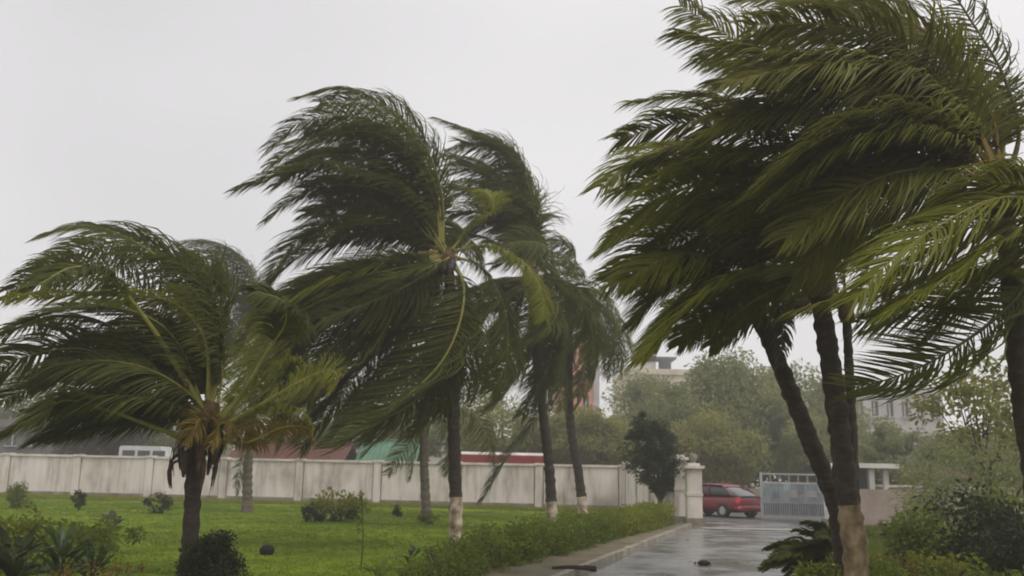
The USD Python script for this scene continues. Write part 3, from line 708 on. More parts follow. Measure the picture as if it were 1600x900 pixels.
palm('tall heavy-crowned palm at the right edge whose outer rib arches against the sky', 11.2,
     [(1640, 930, 0), (1618, 760, 0), (1598, 620, 0), (1584, 480, 0), (1570, 330, 0), (1566, 285, 0)], 0.135, 0.125, [
         ([(1572, 285), (1592, 205), (1566, 115), (1522, 40), (1470, -30), (1380, -80)], 0.3, dict(bare=0.25, mats=DK, wind=2.0, leaf=0.7, dens=44, rib_r=0.034)),
         ([(1566, 280), (1562, 185), (1500, 95), (1400, 40), (1280, 5), (1150, 0)], 0.8, {}),
         ([(1562, 282), (1525, 200), (1435, 130), (1320, 88), (1200, 85), (1060, 50)], -0.5, {}),
         ([(1558, 285), (1490, 215), (1400, 193), (1300, 210), (1190, 285)], -1.0, dict(grav=1.0, wind=1.0)),
         ([(1556, 288), (1460, 225), (1340, 165), (1200, 180), (1072, 228), (975, 262)], 0.5, {}),
         ([(1566, 282), (1555, 190), (1490, 90), (1390, 20), (1280, -10)], 1.2, {}),
         ([(1564, 282), (1545, 170), (1460, 60), (1340, -10), (1220, -30)], 0.0, {}),
         ([(1560, 284), (1510, 180), (1400, 105), (1270, 100), (1130, 130)], -0.9, {}),
         ([(1560, 284), (1500, 200), (1380, 150), (1260, 150), (1120, 190)], -0.2, {}),
         ([(1558, 286), (1480, 250), (1370, 240), (1250, 280), (1130, 340)], 0.2, {}),
         ([(1560, 284), (1520, 190), (1420, 80), (1300, 40), (1170, 40)], -0.4, {}),
         ([(1560, 284), (1480, 170), (1370, 70), (1240, 50), (1090, 90)], 0.9, {}),
         ([(1558, 290), (1480, 290), (1390, 310), (1300, 370), (1240, 430)], 0.4, dict(grav=0.6)),
         ([(1562, 286), (1540, 215), (1470, 150), (1370, 120), (1270, 125)], 0.6, {}),
         ([(1560, 286), (1500, 235), (1410, 215), (1310, 240), (1220, 300)], -0.6, dict(grav=1.4)),
         ([(1558, 288), (1490, 265), (1400, 270), (1310, 310), (1230, 370)], -0.3, {}),
     ], 1.15, fills=[(150, 45, 4.0, {}), (195, 50, 4.0, {}), (130, 25, 3.6, {}), (170, 30, 3.8, {})],
     seed=10, mats=ORB, dens=124, fibre=(0.26, 0.7), nuts=5)

palm('palm just outside the right edge whose yellow-green fronds sweep into the picture', 9.8,
     [(1790, 980, 0), (1765, 760, 0), (1740, 560, 0), (1725, 400, 0)], 0.16, 0.14, [
         ([(1720, 390), (1640, 320), (1560, 310), (1480, 345), (1395, 405), (1335, 470)], -0.4, dict(mats=BR)),
         ([(1720, 395), (1640, 360), (1560, 380), (1480, 435), (1385, 490)], -0.8, dict(mats=BR)),
         ([(1718, 400), (1640, 400), (1575, 480), (1490, 545), (1410, 585), (1335, 606)], 0.2, dict(mats=DK, wind=1.7, grav=-0.1, width=0.026, dens=58, rib_r=0.04, bare=0.3)),
         ([(1716, 396), (1630, 350), (1530, 350), (1450, 400), (1390, 450)], 0.5, {}),
         ([(1716, 390), (1620, 300), (1540, 290), (1460, 330)], 0.4, dict(mats=BR)),
         ([(1718, 398), (1640, 380), (1560, 420), (1500, 470), (1450, 520)], 0.5, dict(dens=60)),
     ], 1.0, fills=[(90, 5, 3.4, {}), (150, 0, 3.4, {}), (300, 0, 3.2, {}), (20, 0, 3.2, {})],
     seed=12, mats=ORB, dens=84)


# ------------------------------------------------------------------ ground, lawn, driveway
def sheet(name, poly, z, mat, mesh_step=None):
    tri = trimesh.creation.triangulate_polygon(Polygon(poly), engine='earcut')
    v = np.column_stack([tri[0], np.full(len(tri[0]), z)])
    f = tri[1]
    nrm = np.cross(v[f[:, 1]] - v[f[:, 0]], v[f[:, 2]] - v[f[:, 0]])[:, 2]
    f[nrm < 0] = f[nrm < 0][:, ::-1]
    return tag(obj(name, trimesh.Trimesh(v, f, process=False), mat), kind='structure')


sheet('ground', [(-250, -60), (250, -60), (250, 260), (-250, 260)], 0.0, 'earth')
STRIP = [(-2.9, 8.0), (-0.4, 15.0), (1.45, 20.0), (3.6, 25.6), (5.35, 30.6), (5.75, 32.2)]           # hedge side of the verge
ROADL = [(-1.1, 8.0), (1.0, 15.0), (2.55, 20.0), (4.3, 25.6), (5.75, 30.2), (6.25, 32.0)]            # left kerb line
ROADR = [(1.7, 8.0), (4.3, 15.0), (6.1, 20.0), (7.6, 23.5), (9.6, 28.0), (11.1, 32.0)]               # right kerb line


def dense(line, step=0.5):
    l = np.array(line, float)
    s = np.r_[0, np.cumsum(np.linalg.norm(np.diff(l, axis=0), axis=1))]
    x = np.arange(0, s[-1], step)
    l3 = spline(np.column_stack([l, np.zeros(len(l))]), 200)
    s3 = np.r_[0, np.cumsum(np.linalg.norm(np.diff(l3, axis=0), axis=1))]
    return np.column_stack([np.interp(x, s3, l3[:, 0]), np.interp(x, s3, l3[:, 1])])


dl, dr, ds = dense(ROADL), dense(ROADR), dense(STRIP)
sheet('driveway', np.vstack([dl, [(6.4, 36.0), (11.2, 36.0)], dr[::-1]]), 0.008, 'wet_asphalt')
sheet('street', [(-80, 36.0), (90, 36.0), (90, 43.5), (5.6, 43.5), (5.6, 44.9), (-80, 62)][:4] + [(-80, 43.5)], 0.004, 'asphalt') if False else \
    sheet('street', [(6.2, 36.2), (90, 36.2), (90, 48.0), (6.2, 48.0)], 0.004, 'asphalt')
sheet('gate_threshold', [(6.3, 30.7), (10.9, 30.7), (11.1, 31.15), (6.35, 31.15)], 0.013, 'white_line')
LAWN = [(-32, 6.0), (-2.2, 6.0), (-2.9, 8.0), *[tuple(p) for p in ds[1:]], (5.5, 33.0), (5.3, 42.4), (0, 43.1), (-6, 43.4), (-11, 44.6), (-20, 45.6), (-30, 47.2), (-32, 30)]
sheet('lawn', LAWN, 0.012, 'lawn_soil')
sheet('garden_bed', [(2.3, 8.0), *[tuple(p + [0.16, 0]) for p in dr[1:]], (11.3, 32.4), (26, 33), (26, 6), (2.0, 6)], 0.012, 'lawn_soil')
vg = slab(Polygon(np.vstack([ds, dl[::-1] + [-0.15, 0.0]])), -0.05, 0.105)
tag(obj('verge', vg, 'verge'), kind='structure')


def kerb(name, line, label, off, w=0.15, h=0.125, step=0.9):
    """A row of kerb stones, each a part with its own joint."""
    l = dense(line, step)
    root = thing(name, label, 'kerb')
    g = np.random.default_rng(len(label))
    for a, b in zip(l[:-1], l[1:]):
        d = b - a
        L = np.linalg.norm(d)
        c = (a + b) / 2 + off * np.array([d[1], -d[0]]) / L * w / 2
        st = trimesh.creation.box((L - 0.012, w, h + 0.15))
        st.vertices[st.vertices[:, 2] > 0, 1] *= 0.9
        st.apply_transform(trimesh.transformations.rotation_matrix(math.atan2(d[1], d[0]) + g.normal(0, 0.006), (0, 0, 1)))
        st.apply_translation((c[0], c[1], (h - 0.15) / 2 + g.normal(0, 0.004)))
        obj('kerb_stone', st, 'kerb_stone', root)
    return root


kerb('kerb', ROADL, 'long worn concrete kerb along the hedge side of the wet driveway', -1)
kerb('kerb', ROADR, 'pale curving kerb along the right side of the driveway beside the palm clump', 1)

# grass blades
lp = Polygon(LAWN)
import shapely


def scatter_in(poly, n, g, near=9.0):
    x0, y0, x1, y1 = poly.bounds
    x, y = g.uniform(x0, x1, n * 2), g.uniform(y0, y1, n * 2)
    ok = shapely.contains_xy(poly, x, y)
    return np.column_stack([x, y])[ok][:n]


def grass(name, poly, n, label, h=0.055, blades=7, mat='grass_blade', seed=1, clip=None):
    g = np.random.default_rng(seed)
    p = scatter_in(poly, n, g)
    if clip is not None:
        p = p[clip(p)]
    p = np.repeat(p, blades, 0)
    k = len(p)
    b = np.column_stack([p + g.normal(0, 0.05, (k, 2)), np.full(k, 0.005)])
    hh = h * g.uniform(0.5, 1.5, k) * (0.7 + 0.8 * noise(np.column_stack([p * 0.7, np.zeros(k)]), 5))
    lean = g.normal(0, 0.45, (k, 2)) + [-0.45, 0]
    tip = b + np.column_stack([lean * hh[:, None], hh])
    a = g.uniform(0, 2 * np.pi, k)
    w = np.column_stack([np.cos(a), np.sin(a), np.zeros(k)]) * (0.006 + 0.004 * g.random(k))[:, None]
    v = np.stack([b - w, b + w, tip], 1).reshape(-1, 3)
    return tag(obj(name, trimesh.Trimesh(v, np.arange(3 * k).reshape(-1, 3), process=False), mat), label, 'grass', kind='stuff')


view = lambda p: (np.abs(p[:, 0]) < p[:, 1] * 0.6 + 1.5) & (p[:, 1] > 11)
grass('lawn_grass', lp, 60000, 'short bright green grass of the lawn inside the wall', h=0.034, blades=6, clip=lambda p: view(p) & (p[:, 1] < 45.2 - 0.16 * p[:, 0] - 2.2 - 6 * noise(np.column_stack([p * 0.5, p[:, 0] * 0])) ** 2))
grass('bed_grass', Polygon([(4.6, 13), (7.5, 21), (11.4, 32), (24, 32), (14, 13)]), 26000, 'rough grass under the bushes right of the driveway', h=0.14, blades=9, mat='shrub_leaf', seed=2)
grass('wall_weeds', Polygon([(-28, 44.5), (5.2, 41.6), (5.2, 44.0), (-28, 49.2)]), 9000, 'brownish weeds at the foot of the boundary wall', h=0.12, mat='shrub_leaf_yellow', seed=3)
grass('verge_weeds', Polygon(np.vstack([ds, dl[::-1] + [-0.3, 0.0]])), 2200, 'thin weeds on the narrow verge beside the kerb', h=0.06, seed=4)


# ------------------------------------------------------------------ boundary wall, gate pier, guard booth
def wall(label, a, b, h, bay, t=0.2, pil=0.36, mat='plaster', name='boundary_wall', first=0.0):
    a, b = np.array(a, float), np.array(b, float)
    d = b - a
    L = np.linalg.norm(d)
    d /= L
    nrm = np.array([d[1], -d[0]])                      # towards the camera
    rot = math.atan2(d[1], d[0])
    root = thing(name, label, 'wall')
    n = int(round(L / bay))
    for i in range(n):
        c = a + d * (i + 0.5) * L / n
        obj('wall_panel', box(c[0], c[1], -0.1, L / n - pil - 0.10, t, h + 0.1, rot), mat, root)
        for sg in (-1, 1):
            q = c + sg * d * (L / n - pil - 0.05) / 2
            obj('joint', box(q[0], q[1], -0.1, 0.048, t - 0.09, h + 0.09, rot), 'joint_shade', root)  # recessed strip with its shade put into the colour
        obj('coping', box(*(c - nrm * 0.0), h, L / n - pil - 0.004, t + 0.14, 0.11, rot), 'coping_cement', root)
        obj('plinth', box(*(c + nrm * (t / 2 + 0.03)), -0.1, L / n - pil - 0.004, 0.06, 0.32, rot), 'stained_cement', root)
    for i in range(n + 1):
        c = a + d * i * L / n
        obj('pilaster', box(c[0], c[1], -0.1, pil - 0.004, t + 0.14, h + 0.14, rot), mat, root)
        obj('pilaster_cap', box(c[0], c[1], h + 0.043, pil + 0.06, t + 0.24, 0.10, rot), 'coping_cement', root)
    return root


wall('long stained off-white boundary wall with pilasters across the back of the lawn', (-38, 51.2), (5.45, 44.9), 1.98, 3.95)
wall('short wall running forward from the corner to the gate pier behind the small dark tree', (5.62, 44.6), (5.78, 34.2), 2.12, 3.4, name='wing_wall')


def pier(label, x, y, w, h, globe=True, mat='plaster'):
    root = thing('gate_pier', label, 'gate pier', loc=(x, y, 0))
    obj('shaft', box(0, 0, -0.1, w, w, h + 0.1), mat, root)
    obj('base', box(0, 0, -0.1, w + 0.14, w + 0.14, 0.36), 'stained_cement', root)
    obj('band', box(0, 0, h * 0.52, w + 0.05, w + 0.05, 0.09), 'coping_cement', root)
    obj('cap', box(0, 0, h, w + 0.16, w + 0.16, 0.1), 'coping_cement', root)
    obj('upper_cap', box(0, 0, h + 0.1, w * 0.8, w * 0.8, 0.08), 'coping_cement', root)
    if globe:
        prof = [(0.001, 0), (0.10, 0.0), (0.07, 0.05), (0.13, 0.12), (0.15, 0.2), (0.11, 0.3), (0.001, 0.34)]
        fin = trimesh.creation.revolve(np.array(prof), sections=16)
        fin.apply_translation((0, 0, h + 0.18))
        obj('finial', fin, 'stained_cement', root, smooth=40)
    return root


pc = at(1084, 800, 32.4)
pier('tall weathered gate pier at the left side of the driveway entrance', pc[0], 32.4, 0.5, 1.9)
pier('square plastered pier set against the end of the wing wall behind the taller gate pier', at(1062, 780, 33.6)[0], 33.6, 0.42, 2.2, globe=False)
pr = at(1300, 800, 33.6)
pier('white right-hand gate pier seen between the trunks of the palm clump', pr[0], 33.6, 0.42, 2.0, globe=False, mat='white_plaster')

gx0, gx1 = at(1318, 780, 33.5)[0], at(1388, 780, 33.5)[0]
gb = thing('guard_booth', 'low guard booth with white slab roof behind the palm clump', 'booth', loc=((gx0 + gx1) / 2, 34.3, 0))
gw = gx1 - gx0
obj('front_wall', box(0, -0.9, -0.1, gw, 0.15, 1.42), 'pink_plaster', gb)
obj('back_wall', box(0, 0.95, -0.1, gw, 0.15, 2.15), 'pink_plaster', gb)
obj('side_wall', box(gw / 2 - 0.08, 0.03, -0.1, 0.15, 1.69, 1.42), 'pink_plaster', gb)
obj('side_wall', box(-gw / 2 + 0.08, 0.03, -0.1, 0.15, 1.69, 2.15), 'pink_plaster', gb)
for x in (-gw / 2 + 0.1, gw * 0.12, gw / 2 - 0.1):
    obj('post', box(x, -0.9, 1.32, 0.18, 0.15, 0.73), 'white_plaster', gb)
obj('window', box(-gw * 0.15, -0.88, 1.325, gw * 0.36, 0.03, 0.72), 'dark_glass', gb)
obj('roof_slab', box(0.05, 0.0, 2.052, gw + 0.5, 2.4, 0.16), 'white_plaster', gb)

# low wall right of the booth with a plain end
lw = thing('garden_wall', 'low pale wall right of the guard booth, half hidden by bushes', 'wall')
for i in range(4):
    obj('wall_panel', box(gx1 + 1.0 + i * 2.2, 34.6 + i * 0.15, -0.1, 2.19, 0.2, 1.5), 'pink_plaster', lw)
    obj('coping', box(gx1 + 1.0 + i * 2.2, 34.6 + i * 0.15, 1.4, 2.185, 0.3, 0.08), 'coping_cement', lw)

# sheet-metal gate leaf standing open
g0, g1 = at(1190, 780, 38.6), at(1292, 780, 38.6)
gate = thing('metal_gate', 'blue-grey metal gate with pale teal panels under open top rails', 'gate', loc=(g0[0], 38.6, 0))
W = g1[0] - g0[0]
for z, h in ((1.78, 0.06), (1.42, 0.07), (0.64, 0.06), (0.12, 0.06)):
    obj('rail', box(W / 2, 0, z, W, 0.06, h), 'gate_rail', gate)
nb = 7
for i in range(nb + 1):
    obj('bar', box(i * W / nb, 0.0, 1.49, 0.03, 0.03, 0.289), 'gate_rail', gate)
g = np.random.default_rng(3)
for i in range(nb):
    mt = ['gate_pale', 'gate_teal', 'gate_pale', 'gate_teal', 'gate_pale', 'gate_teal', 'gate_teal'][i]
    obj('upper_panel', box((i + 0.5) * W / nb, 0.004 * (i % 2), 0.70, W / nb - 0.02, 0.025, 0.719), mt, gate)
    obj('lower_panel', box((i + 0.5) * W / nb, 0.004 * (i % 2), 0.18, W / nb - 0.02, 0.025, 0.459), 'gate_slate', gate)
for i, (px, pz, pw, ph) in enumerate(((0.7, 0.98, 0.34, 0.3), (1.55, 0.86, 0.26, 0.24), (2.7, 1.1, 0.3, 0.36), (3.4, 0.88, 0.3, 0.3), (4.2, 1.02, 0.26, 0.4), (5.4, 0.9, 0.36, 0.26), (6.3, 1.08, 0.24, 0.3))):
    obj('sheet_patch', box(px * W / nb, -0.03, pz, pw, 0.02, ph), ['gate_teal', 'gate_slate', 'gate_pale', 'gate_rail', 'gate_slate', 'gate_rail', 'gate_pale'][i], gate)
for i in range(4 * nb):
    obj('bar', box((i + 0.5) * W / (4 * nb), -0.05, 0.18, 0.022, 0.02, 1.25), 'gate_rail', gate)
for x in (0.0, W):
    obj('stile', box(x, 0, 0.05, 0.08, 0.09, 1.82), 'gate_rail', gate)

# ------------------------------------------------------------------ red car
car = thing('hatchback_car', 'dark red car passing beyond the driveway gate, seen from behind', 'car', loc=(8.95, 40.9, 0))
UsdGeom.Xform(car).AddRotateZOp().Set(180 - 58)
UsdGeom.Xform(car).AddScaleOp().Set(Gf.Vec3f(1.02, 1.02, 0.93))
# body section stations along x (front +), with half width and lower/upper profile
xs = np.array([-1.98, -1.92, -1.6, -1.1, -0.4, 0.4, 1.0, 1.5, 1.85, 1.98])
bot = np.array([0.36, 0.27, 0.22, 0.2, 0.2, 0.2, 0.2, 0.22, 0.28, 0.38])
top = np.array([0.80, 0.93, 0.97, 0.96, 0.95, 0.94, 0.92, 0.84, 0.74, 0.62])
hw = np.array([0.72, 0.79, 0.83, 0.84, 0.84, 0.84, 0.84, 0.82, 0.77, 0.68])


def loft(xs, bot, top, hw, tum=0.06, n=18, e=3.2):
    ang = np.linspace(0, 2 * np.pi, n, endpoint=False)
    cc, ss = np.sign(np.cos(ang)) * np.abs(np.cos(ang)) ** (2 / e), np.sign(np.sin(ang)) * np.abs(np.sin(ang)) ** (2 / e)
    v = []
    for x, b, t, w in zip(xs, bot, top, hw):
        zc, hz = (b + t) / 2, (t - b) / 2
        yy = w * cc * (1 - tum * (ss + 1) / 2)
        v.append(np.column_stack([np.full(n, x), yy, zc + hz * ss]))
    v = np.vstack(v)
    f = []
    for i in range(len(xs) - 1):
        for j in range(n):
            a, b2 = i * n + j, i * n + (j + 1) % n
            f += [(a, b2, b2 + n), (a, b2 + n, a + n)]
    k = len(v)
    v = np.vstack([v, v[:n].mean(0), v[-n:].mean(0)])
    for j in range(n):
        f += [(k, (j + 1) % n, j), (k + 1, k - n + j, k - n + (j + 1) % n)]
    mm = trimesh.Trimesh(v, np.array(f)[:, ::-1], process=False)
    mm.fix_normals()
    return mm


obj('body', loft(xs, bot, top, hw), 'car_red', car, smooth=50)
cx = np.array([-1.95, -1.5, -0.95, -0.3, 0.3, 0.7, 1.15])
obj('cabin_glass', loft(cx, np.full(7, 0.88), np.array([0.97, 1.16, 1.38, 1.45, 1.43, 1.30, 0.97]), np.array([0.66, 0.70, 0.71, 0.72, 0.72, 0.72, 0.72]), tum=0.2), 'dark_glass', car, smooth=50)
obj('roof', loft(np.array([-1.05, -0.85, -0.3, 0.3, 0.55]), np.array([1.33, 1.38, 1.40, 1.39, 1.36]), np.array([1.36, 1.43, 1.48, 1.465, 1.40]), np.array([0.5, 0.58, 0.6, 0.6, 0.55])), 'car_red', car, smooth=50)
for x in (-1.2, -0.25, 0.75):
    for sy in (-1, 1):
        pl = tube([(x - (0.5 if x < -1 else -0.25 if x > 0.5 else 0.03), sy * 0.72, 0.94), (x + (0.2 if x < -1 else -0.22 if x > .5 else 0), sy * 0.62, 1.41)], 0.035, 6)
        obj('pillar', pl, 'car_red', car)
for x in (-1.22, 1.22):
    for sy in (-1, 1):
        ty = trimesh.creation.annulus(0.19, 0.31, 0.19, sections=24)
        ty.apply_transform(trimesh.transformations.rotation_matrix(math.pi / 2, (1, 0, 0)))
        w_ = obj('wheel', shift(ty, (x, sy * 0.77, 0.31)), 'tyre_rubber', car, smooth=40)
        spk = [trimesh.creation.cylinder(0.19, 0.10, sections=20)]
        for s in range(5):
            bx = trimesh.creation.box((0.05, 0.17, 0.13))
            bx.apply_translation((0, 0.1, 0))
            bx.apply_transform(trimesh.transformations.rotation_matrix(s * 2 * math.pi / 5, (0, 0, 1)))
            spk.append(bx)
        rim = cat_meshes(spk)
        rim.apply_transform(trimesh.transformations.rotation_matrix(math.pi / 2, (1, 0, 0)))
        obj('rim', shift(rim, (x, sy * 0.78, 0.31)), 'rim_silver', w_)
for sy in (-1, 1):
    obj('tail_light', box(-1.93, sy * 0.68, 0.66, 0.1, 0.2, 0.24), 'tail_red', car)
    obj('headlight', box(1.86, sy * 0.56, 0.56, 0.12, 0.26, 0.13), 'chrome_grey', car)
    obj('wing_mirror', box(0.72, sy * 0.93, 0.95, 0.12, 0.16, 0.12), 'car_red', car)
obj('bumper', loft(np.array([-2.06, -2.0, -1.85]), np.array([0.32, 0.27, 0.26]), np.array([0.5, 0.56, 0.57]), np.array([0.7, 0.8, 0.84])), 'car_red', car, smooth=50)
obj('bumper', loft(np.array([1.85, 1.98, 2.05]), np.array([0.26, 0.27, 0.32]), np.array([0.55, 0.54, 0.5]), np.array([0.82, 0.76, 0.66])), 'black_plastic', car, smooth=50)


# ------------------------------------------------------------------ broadleaf trees and shrubs
def leaf_mass(clumps, per, size, g, aspect=0.5, spread=1.0, droop=0.25, wind=0.35, shell=False):
    """clumps: (x, y, z, r). Leaves lie through each clump's volume, pointing outwards and down the wind."""
    C = np.repeat(clumps, per, 0)
    k = len(C)
    o = rand_dirs(k, g) * (g.random((k, 1)) ** (0.4 if not shell else 0.2))
    o[:, 2] *= 0.8
    pos = C[:, :3] + o * C[:, 3:4] * spread
    d = unit(o + 0.6 * rand_dirs(k, g) + np.array([-wind, 0, -droop]))
    return leaves(pos, d, unit(rand_dirs(k, g) + [0, 0, 0.8]), size * g.uniform(0.6, 1.35, k), size * aspect * g.uniform(0.7, 1.2, k))


def tree(label, u, Y, h, w, mat, seed, trunk_r=0.18, leaf=0.2, n_cl=60, per=90, base=0.28, group=None, top_v=None, lean=-0.05, name='leafy_tree', cl_r=0.125, depth=None, aspect=0.5, dense_=2.3):
    g = np.random.default_rng(seed + 900)
    x = at(u, 700, Y)[0]
    if top_v is not None:
        h = at(u, top_v, Y)[2]
    root = thing(name, label, 'tree', group, loc=(x, Y, 0))
    dp = depth or w
    cl, tries = [], 0
    while len(cl) < n_cl and tries < 20000:
        tries += 1
        p = g.uniform(-1, 1, 3)
        r = np.linalg.norm(p)
        if r > 1 or r < 0.25:
            continue
        ca = math.atan2(p[1], p[0])
        edge = 0.72 + 0.5 * noise(np.array([math.cos(ca) * 1.6 + 5, math.sin(ca) * 1.6, p[2] * 1.8 + seed * 3.1]), seed)
        if r > edge:
            continue
        z = h * (base + (1 - base) * (p[2] + 1) / 2)
        wz = 1.0 if p[2] > -0.3 else 0.8
        cl.append((p[0] * w / 2 * wz + lean * z, p[1] * dp / 2 * wz, z, (w + h) / 2 * cl_r * g.uniform(0.7, 1.4)))
    cl = np.array(cl)
    tp = [(0, 0, -0.1), (lean * h * 0.15, 0, h * base * 0.6), (lean * h * 0.5, 0.1, h * (base + 0.25)), (lean * h * 0.8, 0, h * 0.8)]
    obj('trunk', tube(spline(tp, 16), np.linspace(trunk_r, trunk_r * 0.3, 16), 9, 0.25, seed), 'tree_bark', root, smooth=50)
    br = []
    for i in range(0, len(cl), max(1, len(cl) // 16)):
        f = g.uniform(0.35, 0.75)
        s0 = spline(tp, 20)[int(f * 19)]
        e = cl[i, :3]
        mid = (s0 + e) / 2 + [0, 0, -0.05 * h]
        br.append(tube(spline([s0, mid, e], 8), np.linspace(trunk_r * 0.42, trunk_r * 0.08, 8), 6, 0.2, i))
    obj('branches', cat_meshes(br), 'tree_bark', root, smooth=50)
    obj('crown', leaf_mass(cl, int(per * dense_), leaf, g, aspect), mat, root)
    return root


# trees beyond the gate and the wall (their tops follow the photographed skyline)
tree('tallest green tree beyond the gate, its ragged top above the red car', 1150, 66, 0, 9.5, 'tree_leaf', 1, top_v=555, n_cl=110, per=110, leaf=0.3, trunk_r=0.3, base=0.1)
tree('broad green tree beyond the gate between the leaning and the upright palm trunks', 1245, 70, 0, 9.0, 'tree_leaf', 2, top_v=572, n_cl=90, per=100, leaf=0.3, trunk_r=0.28, base=0.1)
tree('yellow-green rounded tree directly above the red car', 1120, 56, 0, 6.0, 'tree_leaf_yellow', 3, top_v=640, n_cl=70, per=100, leaf=0.24, base=0.08)
tree('hazy tree with a thin top in front of the cream building', 1010, 68, 0, 5.6, 'tree_leaf', 4, top_v=584, n_cl=55, per=80, leaf=0.26, base=0.1)
tree('full rounded green tree behind the gate pier, left of the tallest tree', 1065, 62, 0, 6.5, 'tree_leaf', 19, top_v=600, n_cl=80, per=100, leaf=0.26, base=0.06)
tree('low olive tree behind the wall just left of the small dark tree', 950, 58, 0, 5.2, 'tree_leaf_yellow', 5, top_v=640, n_cl=60, per=90, leaf=0.24, base=0.08)
tree('olive tree showing between the two dark leaning trunks behind the wall', 885, 60, 0, 6.0, 'tree_leaf_yellow', 6, top_v=632, n_cl=60, per=90, leaf=0.25, base=0.08)
tree('hazy yellow-green tree behind the wall right of the central palm trunk', 790, 62, 0, 7.5, 'tree_leaf_yellow', 7, top_v=606, n_cl=80, per=90, leaf=0.26, base=0.1)
tree('dark green tree behind the wall left of the central palm trunk', 620, 64, 0, 7.5, 'tree_leaf', 8, top_v=620, n_cl=70, per=90, leaf=0.26, base=0.1)
tree('green tree behind the red-roofed shed', 470, 62, 0, 9.5, 'tree_leaf', 9, top_v=560, n_cl=80, per=90, leaf=0.26, base=0.1)
tree('dim tree behind the left palm crown beyond the wall', 150, 68, 0, 9.0, 'tree_leaf_dark', 10, top_v=585, n_cl=80, per=90, leaf=0.28, base=0.1)
tree('low hazy tree beyond the gate left of the guard booth', 1300, 60, 0, 7.0, 'tree_leaf', 11, top_v=640, n_cl=70, per=90, leaf=0.25, base=0.06)
tree('feathery grey-green tree between the guard booth and the grey building', 1400, 52, 0, 5.5, 'tree_leaf', 12, top_v=660, n_cl=70, per=80, leaf=0.2, base=0.06, cl_r=0.08)
tree('hazy grey-green tree behind the right-hand bushes', 1520, 48, 0, 6.0, 'tree_leaf', 13, top_v=672, n_cl=70, per=90, leaf=0.22, base=0.05)
tree('tall broad-leaved tree between the two right-hand trunks, bare gaps in its top', 1540, 24, 0, 3.0, 'tree_leaf_yellow', 14, top_v=552, n_cl=52, per=40, leaf=0.17, trunk_r=0.06, base=0.4, cl_r=0.08, aspect=0.6, dense_=1.0)
tree('far tree at the left edge behind the grey house', 10, 80, 0, 9.0, 'tree_leaf', 15, top_v=560, n_cl=60, per=80, leaf=0.3, base=0.1)
tree('far hazy tree behind the white van', 285, 78, 0, 9.0, 'tree_leaf', 16, top_v=600, n_cl=60, per=80, leaf=0.3, base=0.1)
tree('far round tree between the pink tower and the cream building', 965, 92, 0, 6.0, 'tree_leaf', 17, top_v=650, n_cl=50, per=80, leaf=0.3, base=0.05)
tree('far tree at the right edge beyond the bushes', 1640, 60, 0, 10.0, 'tree_leaf', 18, top_v=640, n_cl=70, per=90, leaf=0.28, base=0.05)

# small dark vase-shaped tree before the wing wall
g = np.random.default_rng(77)
tx = at(1032, 780, 33.5)[0]
vt = thing('small_tree', 'small dark vase-shaped tree in front of the wing wall', 'tree', loc=(tx, 33.5, 0))
obj('trunk', tube(spline([(0, 0, -0.1), (0.02, 0, 0.5), (-0.02, 0, 1.0), (-0.1, 0, 1.9), (-0.2, 0.05, 2.9)], 14), np.linspace(0.11, 0.03, 14), 8, 0.2, 1), 'tree_bark', vt, smooth=50)
for k_, (dx, dy_) in enumerate(((0.55, 0.1), (-0.6, -0.1), (0.3, 0.5), (-0.35, -0.45))):
    obj('limb', tube(spline([(0, 0, 0.75), (dx * 0.5, dy_ * 0.5, 1.25), (dx, dy_, 2.0)], 9), np.linspace(0.06, 0.02, 9), 7, 0.2, k_), 'tree_bark', vt, smooth=50)
cl = []
while len(cl) < 130:
    p = g.uniform(-1, 1, 3)
    if np.linalg.norm(p) > 1:
        continue
    z = 2.4 + p[2] * 1.5
    wd = (1.0 if z < 2.3 else 1.0 - 0.62 * (z - 2.3) / 1.6) * (1.0 if z > 1.7 else 0.45 + 0.7 * (z - 0.9))
    if np.linalg.norm(p) > 0.62 + 0.6 * noise(p * 2.0 + 7, 4) + 0.12:
        continue
    cl.append((p[0] * 1.2 * wd - 0.42 * (z - 2.0) * 0.5 - 0.1, p[1] * 0.9 * wd, z + 0.12 * p[1], g.uniform(0.12, 0.34)))
obj('crown', leaf_mass(np.array(cl), 105, 0.12, g, 0.38, wind=1.2), 'tree_leaf_dark', vt)


def shrub(name, label, x, y, w, h, mat, seed, leaf=0.08, n_cl=26, per=90, depth=None, aspect=0.5, z0=0.0, group=None, cat='shrub', cl=0.24, stems=7, wind=0.35):
    g = np.random.default_rng(seed + 3000)
    root = thing(name, label, cat, group, loc=(x, y, 0))
    dp = depth or w
    c = []
    while len(c) < n_cl:
        p = g.uniform(-1, 1, 3)
        r = np.linalg.norm(p)
        if r > 0.78 + 0.4 * g.random() or r < 0.25:
            continue
        c.append((p[0] * w / 2, p[1] * dp / 2, z0 + h * 0.5 * (1 + p[2] * 0.85), min(w, h) * cl * g.uniform(0.7, 1.3)))
    c = np.array(c)
    st = []
    for i in range(stems):
        e = c[i % len(c), :3]
        st.append(tube(spline([(e[0] * 0.15, e[1] * 0.15, -0.05), (e[0] * 0.5, e[1] * 0.5, e[2] * 0.55), e], 7), np.linspace(0.02, 0.006, 7) * max(1, h), 5))
    obj('stems', cat_meshes(st), 'tree_bark', root)
    obj('foliage', leaf_mass(c, per, leaf, g, aspect, wind=wind), mat, root)
    return root


